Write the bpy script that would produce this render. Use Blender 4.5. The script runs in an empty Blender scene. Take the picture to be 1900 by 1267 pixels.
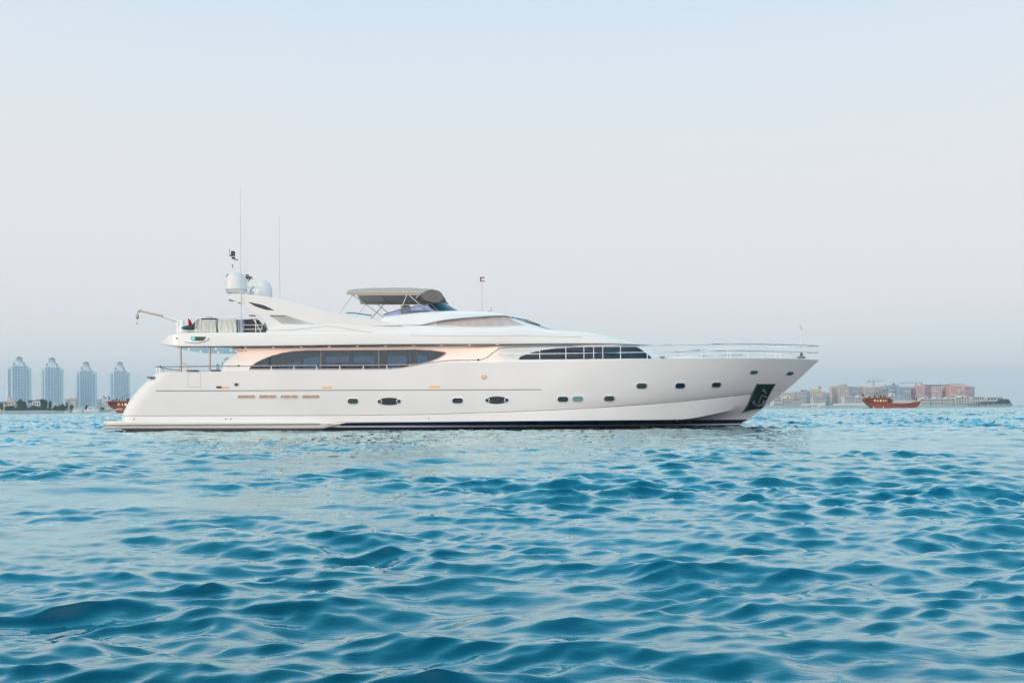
import bpy, math, random
import numpy as np
from mathutils import Vector, Matrix
from mathutils.geometry import tessellate_polygon
from mathutils.bvhtree import BVHTree

R = math.radians
SC = bpy.context.scene
COL = SC.collection
rng = random.Random(7)

# ------------------------------------------------------------------ camera
H = 1.15            # eye height above the water, metres
F = 1847.0          # focal length in photograph pixels (1900 wide)
ROLL = 0.0062       # the horizon of the photograph leans by this much
cam_d = bpy.data.cameras.new('camera')
cam = bpy.data.objects.new('camera', cam_d)
COL.objects.link(cam)
cam_d.sensor_width = 36.0
cam_d.lens = 36.0 * F / 1900.0
cam_d.shift_y = (756.0 - 633.5) / 1900.0
cam_d.clip_start = 0.2
cam_d.clip_end = 12000
right = Vector((math.cos(ROLL), 0, -math.sin(ROLL)))
up = Vector((math.sin(ROLL), 0, math.cos(ROLL)))
back = Vector((0, -1, 0))
cam.matrix_world = Matrix((
    (right.x, up.x, back.x, 0), (right.y, up.y, back.y, 0),
    (right.z, up.z, back.z, H), (0, 0, 0, 1)))
SC.camera = cam

# ------------------------------------------------------------------ world and sun
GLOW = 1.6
SUN_EL, SUN_AZ = R(9), R(243)          # azimuth clockwise from +Y
sun_dir = Vector((math.sin(SUN_AZ) * math.cos(SUN_EL), math.cos(SUN_AZ) * math.cos(SUN_EL), math.sin(SUN_EL)))
world = bpy.data.worlds.new("World")
SC.world = world
world.use_nodes = True
nt = world.node_tree
nt.nodes.clear()
out = nt.nodes.new('ShaderNodeOutputWorld')
bg = nt.nodes.new('ShaderNodeBackground')
bg.inputs['Strength'].default_value = 0.1
sky = nt.nodes.new('ShaderNodeTexSky')
sky.sky_type = 'NISHITA'
sky.sun_disc = False
sky.sun_elevation = SUN_EL
sky.sun_rotation = SUN_AZ
sky.dust_density = 2.5
sky.ozone_density = 2.0
# thin high veil of dusk haze over the clear sky: pale near the horizon, bluer overhead
tc = nt.nodes.new('ShaderNodeTexCoord')
sp = nt.nodes.new('ShaderNodeSeparateXYZ')
nt.links.new(tc.outputs['Generated'], sp.inputs[0])
ramp = nt.nodes.new('ShaderNodeValToRGB')
nt.links.new(sp.outputs['Z'], ramp.inputs['Fac'])
cr = ramp.color_ramp
cr.interpolation = 'B_SPLINE'
stops = [(0.0, (.66, .77, .86)), (.06, (.79, .80, .85)), (.14, (.83, .82, .82)), (.27, (.79, .83, .87)), (.38, (.70, .80, .89)),
         (.46, (.36, .74, .97)), (.65, (.08, .60, .84)), (1.0, (.06, .38, .58))]
cr.elements[0].position = 0; cr.elements[0].color = (*stops[0][1], 1)
cr.elements[1].position = 1; cr.elements[1].color = (*stops[-1][1], 1)
for p, c in stops[1:-1]:
    e = cr.elements.new(p); e.color = (*c, 1)
vm = nt.nodes.new('ShaderNodeVectorMath'); vm.operation = 'SCALE'; vm.inputs['Scale'].default_value = 10.0
# broad warm glow added to the unseen sky behind the camera, brightens the yacht
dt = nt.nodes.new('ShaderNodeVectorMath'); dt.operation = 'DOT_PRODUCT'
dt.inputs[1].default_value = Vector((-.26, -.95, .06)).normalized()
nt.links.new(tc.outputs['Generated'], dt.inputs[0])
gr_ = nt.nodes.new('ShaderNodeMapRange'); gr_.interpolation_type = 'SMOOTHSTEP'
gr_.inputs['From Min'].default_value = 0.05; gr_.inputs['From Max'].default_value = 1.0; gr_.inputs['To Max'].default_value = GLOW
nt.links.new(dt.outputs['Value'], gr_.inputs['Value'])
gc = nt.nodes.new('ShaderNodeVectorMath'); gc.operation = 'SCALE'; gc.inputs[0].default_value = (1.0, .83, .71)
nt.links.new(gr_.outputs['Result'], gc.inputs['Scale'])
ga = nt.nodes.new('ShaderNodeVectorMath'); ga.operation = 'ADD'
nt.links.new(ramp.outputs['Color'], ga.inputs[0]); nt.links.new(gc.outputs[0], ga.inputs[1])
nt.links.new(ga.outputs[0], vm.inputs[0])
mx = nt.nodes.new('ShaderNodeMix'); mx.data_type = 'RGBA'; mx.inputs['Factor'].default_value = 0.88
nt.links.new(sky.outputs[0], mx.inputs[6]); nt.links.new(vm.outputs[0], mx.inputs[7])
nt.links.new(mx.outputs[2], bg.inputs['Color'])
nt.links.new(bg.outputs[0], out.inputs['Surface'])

sun_d = bpy.data.lights.new('sun', 'SUN')
sun_d.energy = .6
sun_d.angle = R(6)
sun_d.color = (1.0, .80, .64)
sun = bpy.data.objects.new('sun', sun_d)
sun.rotation_euler = (-sun_dir).to_track_quat('-Z', 'Y').to_euler()
sun.location = (-40, -20, 60)
COL.objects.link(sun)

vs = SC.view_settings
vs.view_transform = 'Standard'; vs.look = 'None'; vs.gamma = 1.0; vs.exposure = 0.15
vs.use_curve_mapping = False
SC.cycles.max_bounces = 8
SC.cycles.volume_bounces = 0
SC.cycles.caustics_reflective = False
SC.cycles.caustics_refractive = False
SC.cycles.use_denoising = True

# ------------------------------------------------------------------ helpers
def P(px, py, depth):
    """photograph pixel -> world (x, z) at a given distance in front of the camera"""
    u = (px - 950.0) / F; v = (756.0 - py) / F
    d = right * u + up * v
    return d.x * depth, H + d.z * depth

CL = 56.4           # distance of the yacht's centreline
def L(px, py, b):
    """yacht: pixel seen on a surface b metres to our side of the centreline -> 3D point"""
    x, z = P(px, py, CL - b)
    return Vector((x, CL - b, z))

def pchip(keys):
    xs = [k[0] for k in keys]; ys = [k[1] for k in keys]; n = len(xs)
    h = [xs[i+1]-xs[i] for i in range(n-1)]
    d = [(ys[i+1]-ys[i])/h[i] for i in range(n-1)]
    m = [0.0]*n
    m[0], m[-1] = d[0], d[-1]
    for i in range(1, n-1):
        if d[i-1]*d[i] > 0:
            w1 = 2*h[i]+h[i-1]; w2 = h[i]+2*h[i-1]
            m[i] = (w1+w2)/(w1/d[i-1]+w2/d[i])
    def f(x):
        if x <= xs[0]: return ys[0]
        if x >= xs[-1]: return ys[-1]
        i = 0
        while x > xs[i+1]: i += 1
        t = (x-xs[i])/h[i]
        return ((2*t**3-3*t**2+1)*ys[i] + (t**3-2*t**2+t)*h[i]*m[i]
                + (-2*t**3+3*t**2)*ys[i+1] + (t**3-t**2)*h[i]*m[i+1])
    return f

ORG = {}
def empty(name, loc, label=None, cat=None, group=None, kind=None):
    o = bpy.data.objects.new(name, None)
    o.empty_display_size = .5
    COL.objects.link(o); o.location = loc
    ORG[o] = Vector(loc)
    tag(o, label, cat, group, kind)
    return o

def tag(o, label=None, cat=None, group=None, kind=None):
    for k, v in (('label', label), ('category', cat), ('group', group), ('kind', kind)):
        if v: o[k] = v
    return o

def mk(name, verts, faces, m, parent=None, smooth=None, origin=None, bevel=0):
    if parent is not None: org = ORG[parent]
    elif origin is not None: org = Vector(origin)
    else: org = Vector((0, 0, 0))
    me = bpy.data.meshes.new(name)
    me.from_pydata([tuple(Vector(v)-org) for v in verts], [], faces)
    me.validate(); me.update()
    if smooth is not None:
        me.polygons.foreach_set('use_smooth', [True]*len(me.polygons))
        if smooth < 179:
            me.set_sharp_from_angle(angle=R(smooth))
    me.materials.append(m)
    o = bpy.data.objects.new(name, me)
    COL.objects.link(o)
    if parent is not None:
        o.parent = parent
    else:
        o.location = org
    ORG[o] = org
    if bevel:
        b = o.modifiers.new('bevel', 'BEVEL'); b.width = bevel; b.segments = 2; b.limit_method = 'ANGLE'
        b.angle_limit = R(35)
    return o

class MB:
    def __init__(s): s.v = []; s.f = []
    def add(s, v, f):
        n = len(s.v); s.v += [Vector(p) for p in v]; s.f += [tuple(i+n for i in q) for q in f]; return s
    def box(s, x0, x1, y0, y1, z0, z1):
        v = [(x, y, z) for z in (z0, z1) for y in (y0, y1) for x in (x0, x1)]
        return s.add(v, [(0,2,3,1), (4,5,7,6), (0,1,5,4), (2,6,7,3), (0,4,6,2), (1,3,7,5)])
    def tube(s, pts, r, n=8, r2=None):
        pts = [Vector(p) for p in pts]; m = len(pts); vs_ = []; fs = []
        for i, p in enumerate(pts):
            t = (pts[min(i+1, m-1)]-pts[max(i-1, 0)]).normalized()
            a = t.orthogonal() if abs(t.z) > .9 else t.cross(Vector((0, 0, 1)))
            a.normalize(); b = t.cross(a).normalized()
            rr = r if r2 is None else r+(r2-r)*i/(m-1)
            for k in range(n):
                an = 2*math.pi*k/n
                vs_.append(p+a*math.cos(an)*rr+b*math.sin(an)*rr)
        for i in range(m-1):
            for k in range(n):
                fs.append((i*n+k, i*n+(k+1) % n, (i+1)*n+(k+1) % n, (i+1)*n+k))
        fs.append(tuple(range(n))[::-1]); fs.append(tuple(range((m-1)*n, m*n)))
        return s.add(vs_, fs)
    def lathe(s, c, prof, n=24, sx=1, sy=1):
        vs_ = []; fs = []
        for r, z in prof:
            for k in range(n):
                a = 2*math.pi*k/n
                vs_.append((c[0]+r*math.cos(a)*sx, c[1]+r*math.sin(a)*sy, c[2]+z))
        for i in range(len(prof)-1):
            for k in range(n):
                fs.append((i*n+k, i*n+(k+1) % n, (i+1)*n+(k+1) % n, (i+1)*n+k))
        fs.append(tuple(range(n))[::-1]); fs.append(tuple(range((len(prof)-1)*n, len(prof)*n)))
        return s.add(vs_, fs)
    def prism(s, poly, y0, y1, holes=()):
        """poly = (x, z) outline in the xz plane, extruded in y from y0 to y1"""
        loops = [list(poly)] + [list(h) for h in holes]
        flat = [p for l in loops for p in l]
        tris = tessellate_polygon([[Vector((p[0], p[1], 0)) for p in l] for l in loops])
        n = len(flat)
        vs_ = [(p[0], y0, p[1]) for p in flat] + [(p[0], y1, p[1]) for p in flat]
        fs = [tuple(t) for t in tris] + [tuple(i+n for i in t[::-1]) for t in tris]
        k = 0
        for l in loops:
            m = len(l)
            for i in range(m):
                a, b = k+i, k+(i+1) % m
                fs.append((a, b, b+n, a+n))
            k += m
        return s.add(vs_, fs)
    def build(s, name, m, parent=None, smooth=None, origin=None, bevel=0):
        import bmesh
        o = mk(name, s.v, s.f, m, parent, smooth, origin, bevel)
        bm = bmesh.new(); bm.from_mesh(o.data)
        bmesh.ops.recalc_face_normals(bm, faces=bm.faces)
        bm.to_mesh(o.data); bm.free()
        if smooth is not None and smooth < 179: o.data.set_sharp_from_angle(angle=R(smooth))
        return o
    def bvh(s): return BVHTree.FromPolygons([tuple(v) for v in s.v], s.f)

# ------------------------------------------------------------------ materials
def mat(name, col, rough=.5, metal=0., coat=0., ior=1.5, noise=0., nscale=3., alpha=None, emit=None, estr=0., bump=0., bscale=20., spec=None, trans=0.):
    m = bpy.data.materials.new(name); m.use_nodes = True
    n = m.node_tree; b = n.nodes['Principled BSDF']
    b.inputs['Base Color'].default_value = (*col, 1)
    b.inputs['Roughness'].default_value = rough
    b.inputs['Metallic'].default_value = metal
    b.inputs['Coat Weight'].default_value = coat
    b.inputs['Coat Roughness'].default_value = .06
    b.inputs['IOR'].default_value = ior
    b.inputs['Transmission Weight'].default_value = trans
    if spec is not None: b.inputs['Specular IOR Level'].default_value = spec
    if emit:
        b.inputs['Emission Color'].default_value = (*emit, 1); b.inputs['Emission Strength'].default_value = estr
    if noise or bump:
        t = n.nodes.new('ShaderNodeTexCoord')
        nz = n.nodes.new('ShaderNodeTexNoise'); nz.inputs['Scale'].default_value = nscale; nz.inputs['Detail'].default_value = 5
        n.links.new(t.outputs['Object'], nz.inputs['Vector'])
        if noise:
            mr = n.nodes.new('ShaderNodeMapRange')
            mr.inputs['From Min'].default_value = .3; mr.inputs['From Max'].default_value = .7
            mr.inputs['To Min'].default_value = 1-noise; mr.inputs['To Max'].default_value = 1+noise*.5
            n.links.new(nz.outputs['Fac'], mr.inputs['Value'])
            v = n.nodes.new('ShaderNodeVectorMath'); v.operation = 'SCALE'; v.inputs[0].default_value = col
            n.links.new(mr.outputs['Result'], v.inputs['Scale'])
            n.links.new(v.outputs[0], b.inputs['Base Color'])
        if bump:
            nb = n.nodes.new('ShaderNodeTexNoise'); nb.inputs['Scale'].default_value = bscale; nb.inputs['Detail'].default_value = 3
            n.links.new(t.outputs['Object'], nb.inputs['Vector'])
            bp = n.nodes.new('ShaderNodeBump'); bp.inputs['Strength'].default_value = bump; bp.inputs['Distance'].default_value = .02
            n.links.new(nb.outputs['Fac'], bp.inputs['Height'])
            n.links.new(bp.outputs['Normal'], b.inputs['Normal'])
    return m

def glass(name, tint, mix, rough=.02):
    """thin tinted pane: part see-through, part mirror by Fresnel"""
    m = bpy.data.materials.new(name); m.use_nodes = True
    n = m.node_tree; n.nodes.clear()
    o = n.nodes.new('ShaderNodeOutputMaterial')
    tr = n.nodes.new('ShaderNodeBsdfTransparent'); tr.inputs['Color'].default_value = (*tint, 1)
    gl = n.nodes.new('ShaderNodeBsdfGlossy'); gl.inputs['Roughness'].default_value = rough; gl.inputs['Color'].default_value = (.7, .87, 1, 1)
    fr = n.nodes.new('ShaderNodeFresnel'); fr.inputs['IOR'].default_value = 1.5
    ad = n.nodes.new('ShaderNodeMath'); ad.operation = 'ADD'; ad.inputs[1].default_value = mix
    n.links.new(fr.outputs[0], ad.inputs[0])
    mxs = n.nodes.new('ShaderNodeMixShader')
    n.links.new(ad.outputs[0], mxs.inputs[0]); n.links.new(tr.outputs[0], mxs.inputs[1]); n.links.new(gl.outputs[0], mxs.inputs[2])
    n.links.new(mxs.outputs[0], o.inputs['Surface'])
    return m

M = {}
M['gel'] = mat('white_gelcoat', (.80, .775, .755), .25, coat=.6, noise=.05, nscale=.35, bump=.25, bscale=.9)
M['gelup'] = mat('white_superstructure_paint', (.83, .81, .79), .3, coat=.4, noise=.03, nscale=.5)
M['cream'] = mat('cream_gelcoat', (.82, .79, .74), .35, coat=.3, noise=.04, nscale=.6)
M['navy'] = mat('navy_boot_stripe', (.010, .020, .080), .25, coat=.3)
M['antifoul'] = mat('dark_bottom_paint_and_shadow', (.02, .02, .03), .6, noise=.4, nscale=2)
M['dark'] = mat('black_plastic', (.02, .02, .022), .5)
M['rubber'] = mat('grey_rubber', (.25, .22, .215), .6)
M['seam'] = mat('shadow_grey_sealant', (.42, .41, .41), .6)
M['steel'] = mat('polished_stainless', (.62, .62, .64), .18, metal=1)
M['steeld'] = mat('brushed_stainless', (.38, .33, .31), .35, metal=.8)
M['whitep'] = mat('white_painted_tube', (.8, .8, .8), .35)
M['amber'] = mat('amber_lens', (.85, .42, .15), .25, coat=.4, emit=(1, .5, .18), estr=.12)
M['bronze'] = mat('copper_toned_louvre', (.50, .33, .24), .42, metal=.35, noise=.3, nscale=5)
M['glassport'] = mat('dark_green_glass', (.025, .045, .04), .06)
M['glassdark'] = mat('dark_blue_glass', (.008, .025, .05), .05, ior=1.42)
M['glassteal'] = mat('teal_lit_glass', (.12, .26, .25), .08, coat=.8)
M['tint'] = glass('tinted_window_glass', (.42, .53, .62), .005)
M['tintpurple'] = glass('purple_tinted_acrylic', (.40, .37, .62), .07)
M['clear'] = glass('clear_acrylic', (.80, .93, .91), .05)
M['canvas'] = mat('cream_canvas', (.50, .42, .36), .85, bump=.2, bscale=9)
M['canvasd'] = mat('grey_canvas', (.17, .165, .16), .85, bump=.3, bscale=7, noise=.15, nscale=4)
M['mesh'] = mat('pale_mesh_cover', (.56, .51, .51), .8, noise=.12, nscale=2.5)
M['shadehouse'] = mat('dark_brown_screen', (.045, .035, .035), .5)
M['ceil'] = mat('varnished_grey_ceiling', (.30, .29, .28), .12, coat=.6, noise=.3, nscale=1.2)
M['interior'] = mat('dark_interior', (.06, .05, .045), .6)
M['curtain'] = mat('slate_curtain', (.16, .17, .19), .9)
M['red'] = mat('red_cloth', (.55, .02, .05), .8)
M['redwhite'] = mat('white_cloth', (.8, .72, .74), .8)
M['bluecloth'] = mat('navy_cloth', (.05, .08, .16), .8)
M['wrap'] = mat('white_shrink_wrap', (.70, .69, .64), .45, bump=.8, bscale=4, noise=.1, nscale=6)
M['wrapblue'] = mat('blue_grey_plastic', (.33, .34, .50), .45, bump=.5, bscale=5)
M['ski'] = mat('dark_teal_cover', (.015, .035, .04), .45, bump=.3, bscale=5)
M['radome'] = mat('radome_white', (.78, .76, .74), .35, noise=.03, nscale=2)
M['green_lens'] = mat('green_lens', (.02, .35, .33), .1, coat=.6, emit=(.05, .8, .7), estr=.25)
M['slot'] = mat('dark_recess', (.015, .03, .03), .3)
M['anchorm'] = mat('galvanised_anchor', (.16, .17, .17), .45, metal=.6)
M['lamp'] = mat('warm_downlight', (1, .8, .6), .3, emit=(1, .62, .36), estr=1.5)
M['label'] = mat('brown_lettering', (.13, .08, .06), .6)
M['skin'] = mat('tan_cushion', (.55, .42, .33), .8)

EYE = Vector((0, 0, H))
def ray(px, py, bvh):
    x, z = P(px, py, 1.0)
    d = Vector((x, 1.0, z-H)).normalized()
    loc, nor, idx, dist = bvh.ray_cast(EYE, d, 500)
    if loc is None: return None, None
    if nor.dot(d) > 0: nor = -nor
    return loc, nor

def drape(name, poly, bvh, m, parent, nx=24, ny=4, proud=.01, smooth=40, build=True):
    """a thin skin laid on a surface inside an x-monotone outline"""
    x0 = min(p[0] for p in poly)+.02; x1 = max(p[0] for p in poly)-.02
    def span(x):
        ys = []
        for i in range(len(poly)):
            a, b = poly[i], poly[(i+1) % len(poly)]
            if (a[0]-x)*(b[0]-x) < 0 or (a[0] == x) != (b[0] == x) and min(a[0], b[0]) <= x <= max(a[0], b[0]):
                ys.append(a[1]+(b[1]-a[1])*(x-a[0])/(b[0]-a[0]))
        return (min(ys), max(ys)) if ys else None
    top = {}; vs_ = []; base = []
    cols = []
    last = None
    for i in range(nx+1):
        t = i/nx
        x = x0+(x1-x0)*(.5-.5*math.cos(math.pi*t)) if nx > 8 else x0+(x1-x0)*t
        sp_ = span(x)
        if sp_ is None: continue
        col = []
        for j in range(ny+1):
            y = sp_[0]+(sp_[1]-sp_[0])*j/ny
            l, nrm = ray(x, y, bvh)
            if l is None:
                l, nrm = last if last else (None, None)
                if l is None: col = None; break
            last = (l, nrm)
            col.append((l, nrm))
        if col: cols.append(col)
    n = len(cols); k = ny+1
    v = [c[0]+c[1]*proud for col in cols for c in col]
    f = []
    for i in range(n-1):
        for j in range(ny):
            f.append((i*k+j, i*k+j+1, (i+1)*k+j+1, (i+1)*k+j))
    # skirt back to the surface
    ring = [i*k for i in range(n)] + [(n-1)*k+j for j in range(1, k)] + [i*k+ny for i in range(n-2, -1, -1)] + [j for j in range(ny-1, 0, -1)]
    nb = len(v)
    flat = [c for col in cols for c in col]
    for r_ in ring: v.append(flat[r_][0]-flat[r_][1]*.02)
    for i in range(len(ring)):
        a, b = ring[i], ring[(i+1) % len(ring)]
        f.append((a, b, nb+(i+1) % len(ring), nb+i))
    mb = MB().add(v, f)
    return mb.build(name, m, parent, smooth) if build else mb

# ------------------------------------------------------------------ water
CHOP = 1.35
def make_water():
    fine = 900
    d = [1.2]
    while d[-1] < 3600:
        q_ = d[-1]
        d.append(q_*(1.009 if q_ < 4 else 1.0055 if q_ < 60 else 1.0045 if q_ < 350 else 1.008 if q_ < 1300 else 1.03))
    d = np.array(d, dtype=np.float64)
    nc = 980
    tt = np.linspace(-1, 1, nc)
    ang = R(34)*tt+R(28)*np.sign(tt)*np.abs(tt)**9      # dense ahead, sparser at the sides
    D_, A_ = np.meshgrid(d, ang, indexing='ij')
    X = D_*np.sin(A_); Y = D_*np.cos(A_)
    Z = np.zeros_like(X); DX = np.zeros_like(X); DY = np.zeros_like(X)
    sp_r = np.gradient(d)[:, None]
    g = np.random.default_rng(11)
    # wavelengths 7 m .. 0.16 m, wind nearly along the line of sight so crests lie across the view
    nw = 96
    lam = 3.6*(0.11/3.6)**(np.arange(nw)/(nw-1))
    lam *= g.uniform(.93, 1.07, nw)
    # slow patchiness so that calm and ruffled areas alternate
    patch = (.78 + .30*np.sin(X*.37+Y*.21+1.0)*np.sin(Y*.33-X*.11+.4) + .20*np.sin(X*.11-Y*.16+2.2))
    patch = patch + .22*np.sin(X*.83+Y*.29)*np.sin(Y*.71-X*.35+1.3)
    patch = (patch-.8)*1.5+.85
    patch += .35*np.sin(X*1.9+Y*.5+2)*np.sin(Y*1.3-X*.6)*np.clip((25-D_)/15, 0, 1)
    patch = np.clip(patch, .22, 1.38)
    # a little shelter close to the yacht's side, where its reflection lies
    lee = 1-.45*np.exp(-((X+2)/17)**6)*np.exp(-((Y-50)/9)**2)
    patch *= lee
    shelter = np.exp(-((X+2)/15)**6)*np.exp(-((Y-42)/17)**4)
    t_ = np.clip(np.log(np.maximum(D_, 48)/48)/np.log(3.5), 0, 1)
    rough_far = .80+.20*np.clip((D_-5)/9, 0, 1)+1.8*t_+.65*np.clip((D_-9)/14, 0, 1)
    rough_far = rough_far*(1-.5*shelter)      # the open bay beyond the yacht is choppier
    for i in range(nw):
        l = lam[i]
        th = g.normal(R(8), R(24) if l > .9 else R(34))
        kx, ky = math.sin(th), -math.cos(th)
        k = 2*math.pi/l
        steep = .012 if l > 2.0 else .023 if l > 1.0 else .046 if l > .35 else .044
        a = steep/k*g.uniform(.6, 1.3)
        loc = np.clip((l/(sp_r*.7)-1)/.5, 0, 1)
        if l < 1.3: A = a*loc*patch
        else: A = a*loc*(.62+.38*patch)
        if l > .3: A = A*rough_far
        ph = k*(kx*X+ky*Y)+g.uniform(0, 2*math.pi)
        c = np.cos(ph); s_ = np.sin(ph)
        Z += A*c
        q = .85
        DX -= q*A*kx*s_; DY -= q*A*ky*s_
    X2 = X+DX; Y2 = Y+DY
    nr = len(d)
    co = np.stack([X2, Y2, Z], -1).reshape(-1, 3).astype(np.float32)
    idx = np.arange(nr*nc).reshape(nr, nc)
    q = np.stack([idx[:-1, :-1], idx[:-1, 1:], idx[1:, 1:], idx[1:, :-1]], -1).reshape(-1, 4)
    # still water behind and beside the eye so that the sea is one closed sheet
    me = bpy.data.meshes.new('water')
    n0 = len(co)
    extra = []
    for rr in (1.2, 3600):
        for a in np.linspace(R(62), R(298), 40):
            extra.append((rr*math.sin(a), rr*math.cos(a), 0))
    co = np.concatenate([co, np.array(extra, dtype=np.float32)])
    # the wavy fan goes down to zero on its sides, so the flat part joins without a step
    fl = []
    for i in range(39):
        fl.append((n0+i, n0+i+1, n0+40+i+1, n0+40+i))
    q = np.concatenate([q, np.array(fl)])
    nf = len(q)
    me.vertices.add(len(co)); me.vertices.foreach_set('co', co.ravel())
    me.loops.add(nf*4); me.loops.foreach_set('vertex_index', q.ravel().astype(np.int32))
    me.polygons.add(nf)
    me.polygons.foreach_set('loop_start', (np.arange(nf)*4).astype(np.int32))
    me.update(calc_edges=True)
    me.polygons.foreach_set('use_smooth', np.ones(nf, dtype=bool))
    m = bpy.data.materials.new('sea_water'); m.use_nodes = True
    n = m.node_tree; b = n.nodes['Principled BSDF']
    b.inputs['Roughness'].default_value = .04
    b.inputs['IOR'].default_value = 1.95
    geo = n.nodes.new('ShaderNodeNewGeometry')
    def noise(scale, sx, sy, detail, seed=0):
        mp = n.nodes.new('ShaderNodeMapping'); mp.inputs['Scale'].default_value = (sx, sy, 1)
        mp.inputs['Location'].default_value = (seed, seed*2, 0)
        nz = n.nodes.new('ShaderNodeTexNoise'); nz.inputs['Scale'].default_value = scale; nz.inputs['Detail'].default_value = detail
        n.links.new(geo.outputs['Position'], mp.inputs['Vector']); n.links.new(mp.outputs[0], nz.inputs['Vector'])
        return nz
    # body colour: teal with slow greener patches
    nz = noise(.09, 1, 1, 3)
    rp = n.nodes.new('ShaderNodeValToRGB')
    rp.color_ramp.elements[0].position = .35; rp.color_ramp.elements[0].color = (.0000, .048, .086, 1)
    rp.color_ramp.elements[1].position = .65; rp.color_ramp.elements[1].color = (.0000, .096, .180, 1)
    n.links.new(nz.outputs['Fac'], rp.inputs['Fac']); n.links.new(rp.outputs['Color'], b.inputs['Base Color'])
    # ripples: fine ones everywhere, coarser chop for the far water whose waves the mesh leaves out
    n1 = noise(5.5, .8, 1.5, 4, 3)
    n2 = noise(1.2, .45, 1.3, 7, 5)
    cd = n.nodes.new('ShaderNodeVectorMath'); cd.operation = 'LENGTH'
    n.links.new(geo.outputs['Position'], cd.inputs[0])
    b1 = n.nodes.new('ShaderNodeBump'); b1.inputs['Distance'].default_value = .012; b1.inputs['Strength'].default_value = .7
    n.links.new(n1.outputs['Fac'], b1.inputs['Height'])
    # small-wave slopes on the far water, where the waves are finer than the mesh
    far = n.nodes.new('ShaderNodeMapRange'); far.inputs['From Min'].default_value = 9; far.inputs['From Max'].default_value = 110
    far.inputs['To Min'].default_value = .0; far.inputs['To Max'].default_value = CHOP
    n.links.new(cd.outputs['Value'], far.inputs['Value'])
    sb_ = n.nodes.new('ShaderNodeVectorMath'); sb_.operation = 'SUBTRACT'; sb_.inputs[1].default_value = (.5, .5, .5)
    n.links.new(n2.outputs['Color'], sb_.inputs[0])
    ml_ = n.nodes.new('ShaderNodeVectorMath'); ml_.operation = 'MULTIPLY'; ml_.inputs[1].default_value = (.6, 1, 0)
    n.links.new(sb_.outputs[0], ml_.inputs[0])
    sc_ = n.nodes.new('ShaderNodeVectorMath'); sc_.operation = 'SCALE'
    n.links.new(ml_.outputs[0], sc_.inputs[0]); n.links.new(far.outputs['Result'], sc_.inputs['Scale'])
    ad_ = n.nodes.new('ShaderNodeVectorMath'); ad_.operation = 'ADD'
    n.links.new(b1.outputs['Normal'], ad_.inputs[0]); n.links.new(sc_.outputs[0], ad_.inputs[1])
    no_ = n.nodes.new('ShaderNodeVectorMath'); no_.operation = 'NORMALIZE'
    n.links.new(ad_.outputs[0], no_.inputs[0]); n.links.new(no_.outputs[0], b.inputs['Normal'])
    # blue-green body under a clear reflecting surface
    outm = n.nodes['Material Output']
    df = n.nodes.new('ShaderNodeBsdfDiffuse'); gl = n.nodes.new('ShaderNodeBsdfGlossy'); fr = n.nodes.new('ShaderNodeLayerWeight'); ms = n.nodes.new('ShaderNodeMixShader')
    gl.inputs['Color'].default_value = (.75, .97, 1.0, 1); gl.inputs['Roughness'].default_value = .02; fr.inputs['Blend'].default_value = .5
    pw = n.nodes.new('ShaderNodeMath'); pw.operation = 'POWER'; pw.inputs[1].default_value = 2.4
    n.links.new(fr.outputs['Facing'], pw.inputs[0])
    mr_ = n.nodes.new('ShaderNodeMapRange'); mr_.inputs['To Min'].default_value = .02; n.links.new(pw.outputs[0], mr_.inputs['Value'])
    n.links.new(rp.outputs['Color'], df.inputs['Color'])
    for q_ in (df, gl, fr): n.links.new(no_.outputs[0], q_.inputs['Normal'])
    n.links.new(mr_.outputs[0], ms.inputs[0]); n.links.new(df.outputs[0], ms.inputs[1]); n.links.new(gl.outputs[0], ms.inputs[2])
    n.links.new(ms.outputs[0], outm.inputs['Surface']); n.nodes.remove(b)
    me.materials.append(m)
    o = bpy.data.objects.new('water', me); COL.objects.link(o)
    o['kind'] = 'structure'
    o['label'] = 'rippled teal blue sea with small smooth waves'
    return o
make_water()

# ------------------------------------------------------------------ yacht
yacht = empty('motor_yacht', (-2, CL, 0), 'large white motor yacht with navy waterline stripe, lying side on in mid picture', 'yacht')
def plan(x, x0, xe, bm, p):
    t = min(max((x-x0)/(xe-x0), 0), 1)
    return bm*(1-t**p)
def solve(px, py, pl):
    b = 3.0
    for _ in range(30):
        x, z = P(px, py, CL-b)
        b = .5*b+.5*pl(x)
    x, z = P(px, py, CL-b)
    return x, b, z
PL_SHEER = lambda x: plan(x, 1.5, 17.42, 3.62, 3.0)
PL = [PL_SHEER,
      lambda x: plan(x, .5, 16.3, 3.61, 2.75),
      lambda x: plan(x, -1.0, 15.45, 3.56, 2.5),
      lambda x: plan(x, -1.0, 15.45, 3.62, 2.5),
      lambda x: plan(x, -.5, 14.55, 3.64, 2.35),
      lambda x: plan(x, -6, 12.85, 3.40, 1.45)]
KY = [[(287, 690.5), (405, 689), (500, 687), (700, 686), (745, 685), (775, 680), (800, 675), (835, 672.5), (900, 672), (1100, 669), (1200, 666), (1250, 664.8), (1400, 665), (1480, 666), (1521, 668)],
      [(249, 725.3), (1005, 722.7), (1300, 712), (1484, 702)],
      [(222, 771.5), (640, 770.5), (800, 768.5), (950, 763.5), (1080, 758), (1260, 745.5), (1393, 731.6), (1456, 726)],
      [(222, 772.3), (640, 771.3), (800, 769.3), (950, 764.3), (1080, 758.8), (1260, 746.3), (1393, 732.4), (1456, 726)],
      [(221.6, 780), (640, 782.6), (900, 781.2), (1150, 779.2), (1262, 778.0), (1290, 774.6), (1340, 764.5), (1378, 755.5), (1427, 749)],
      [(221.5, 798), (900, 797), (1371, 790.3)]]
NU = 170
rows = []
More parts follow.
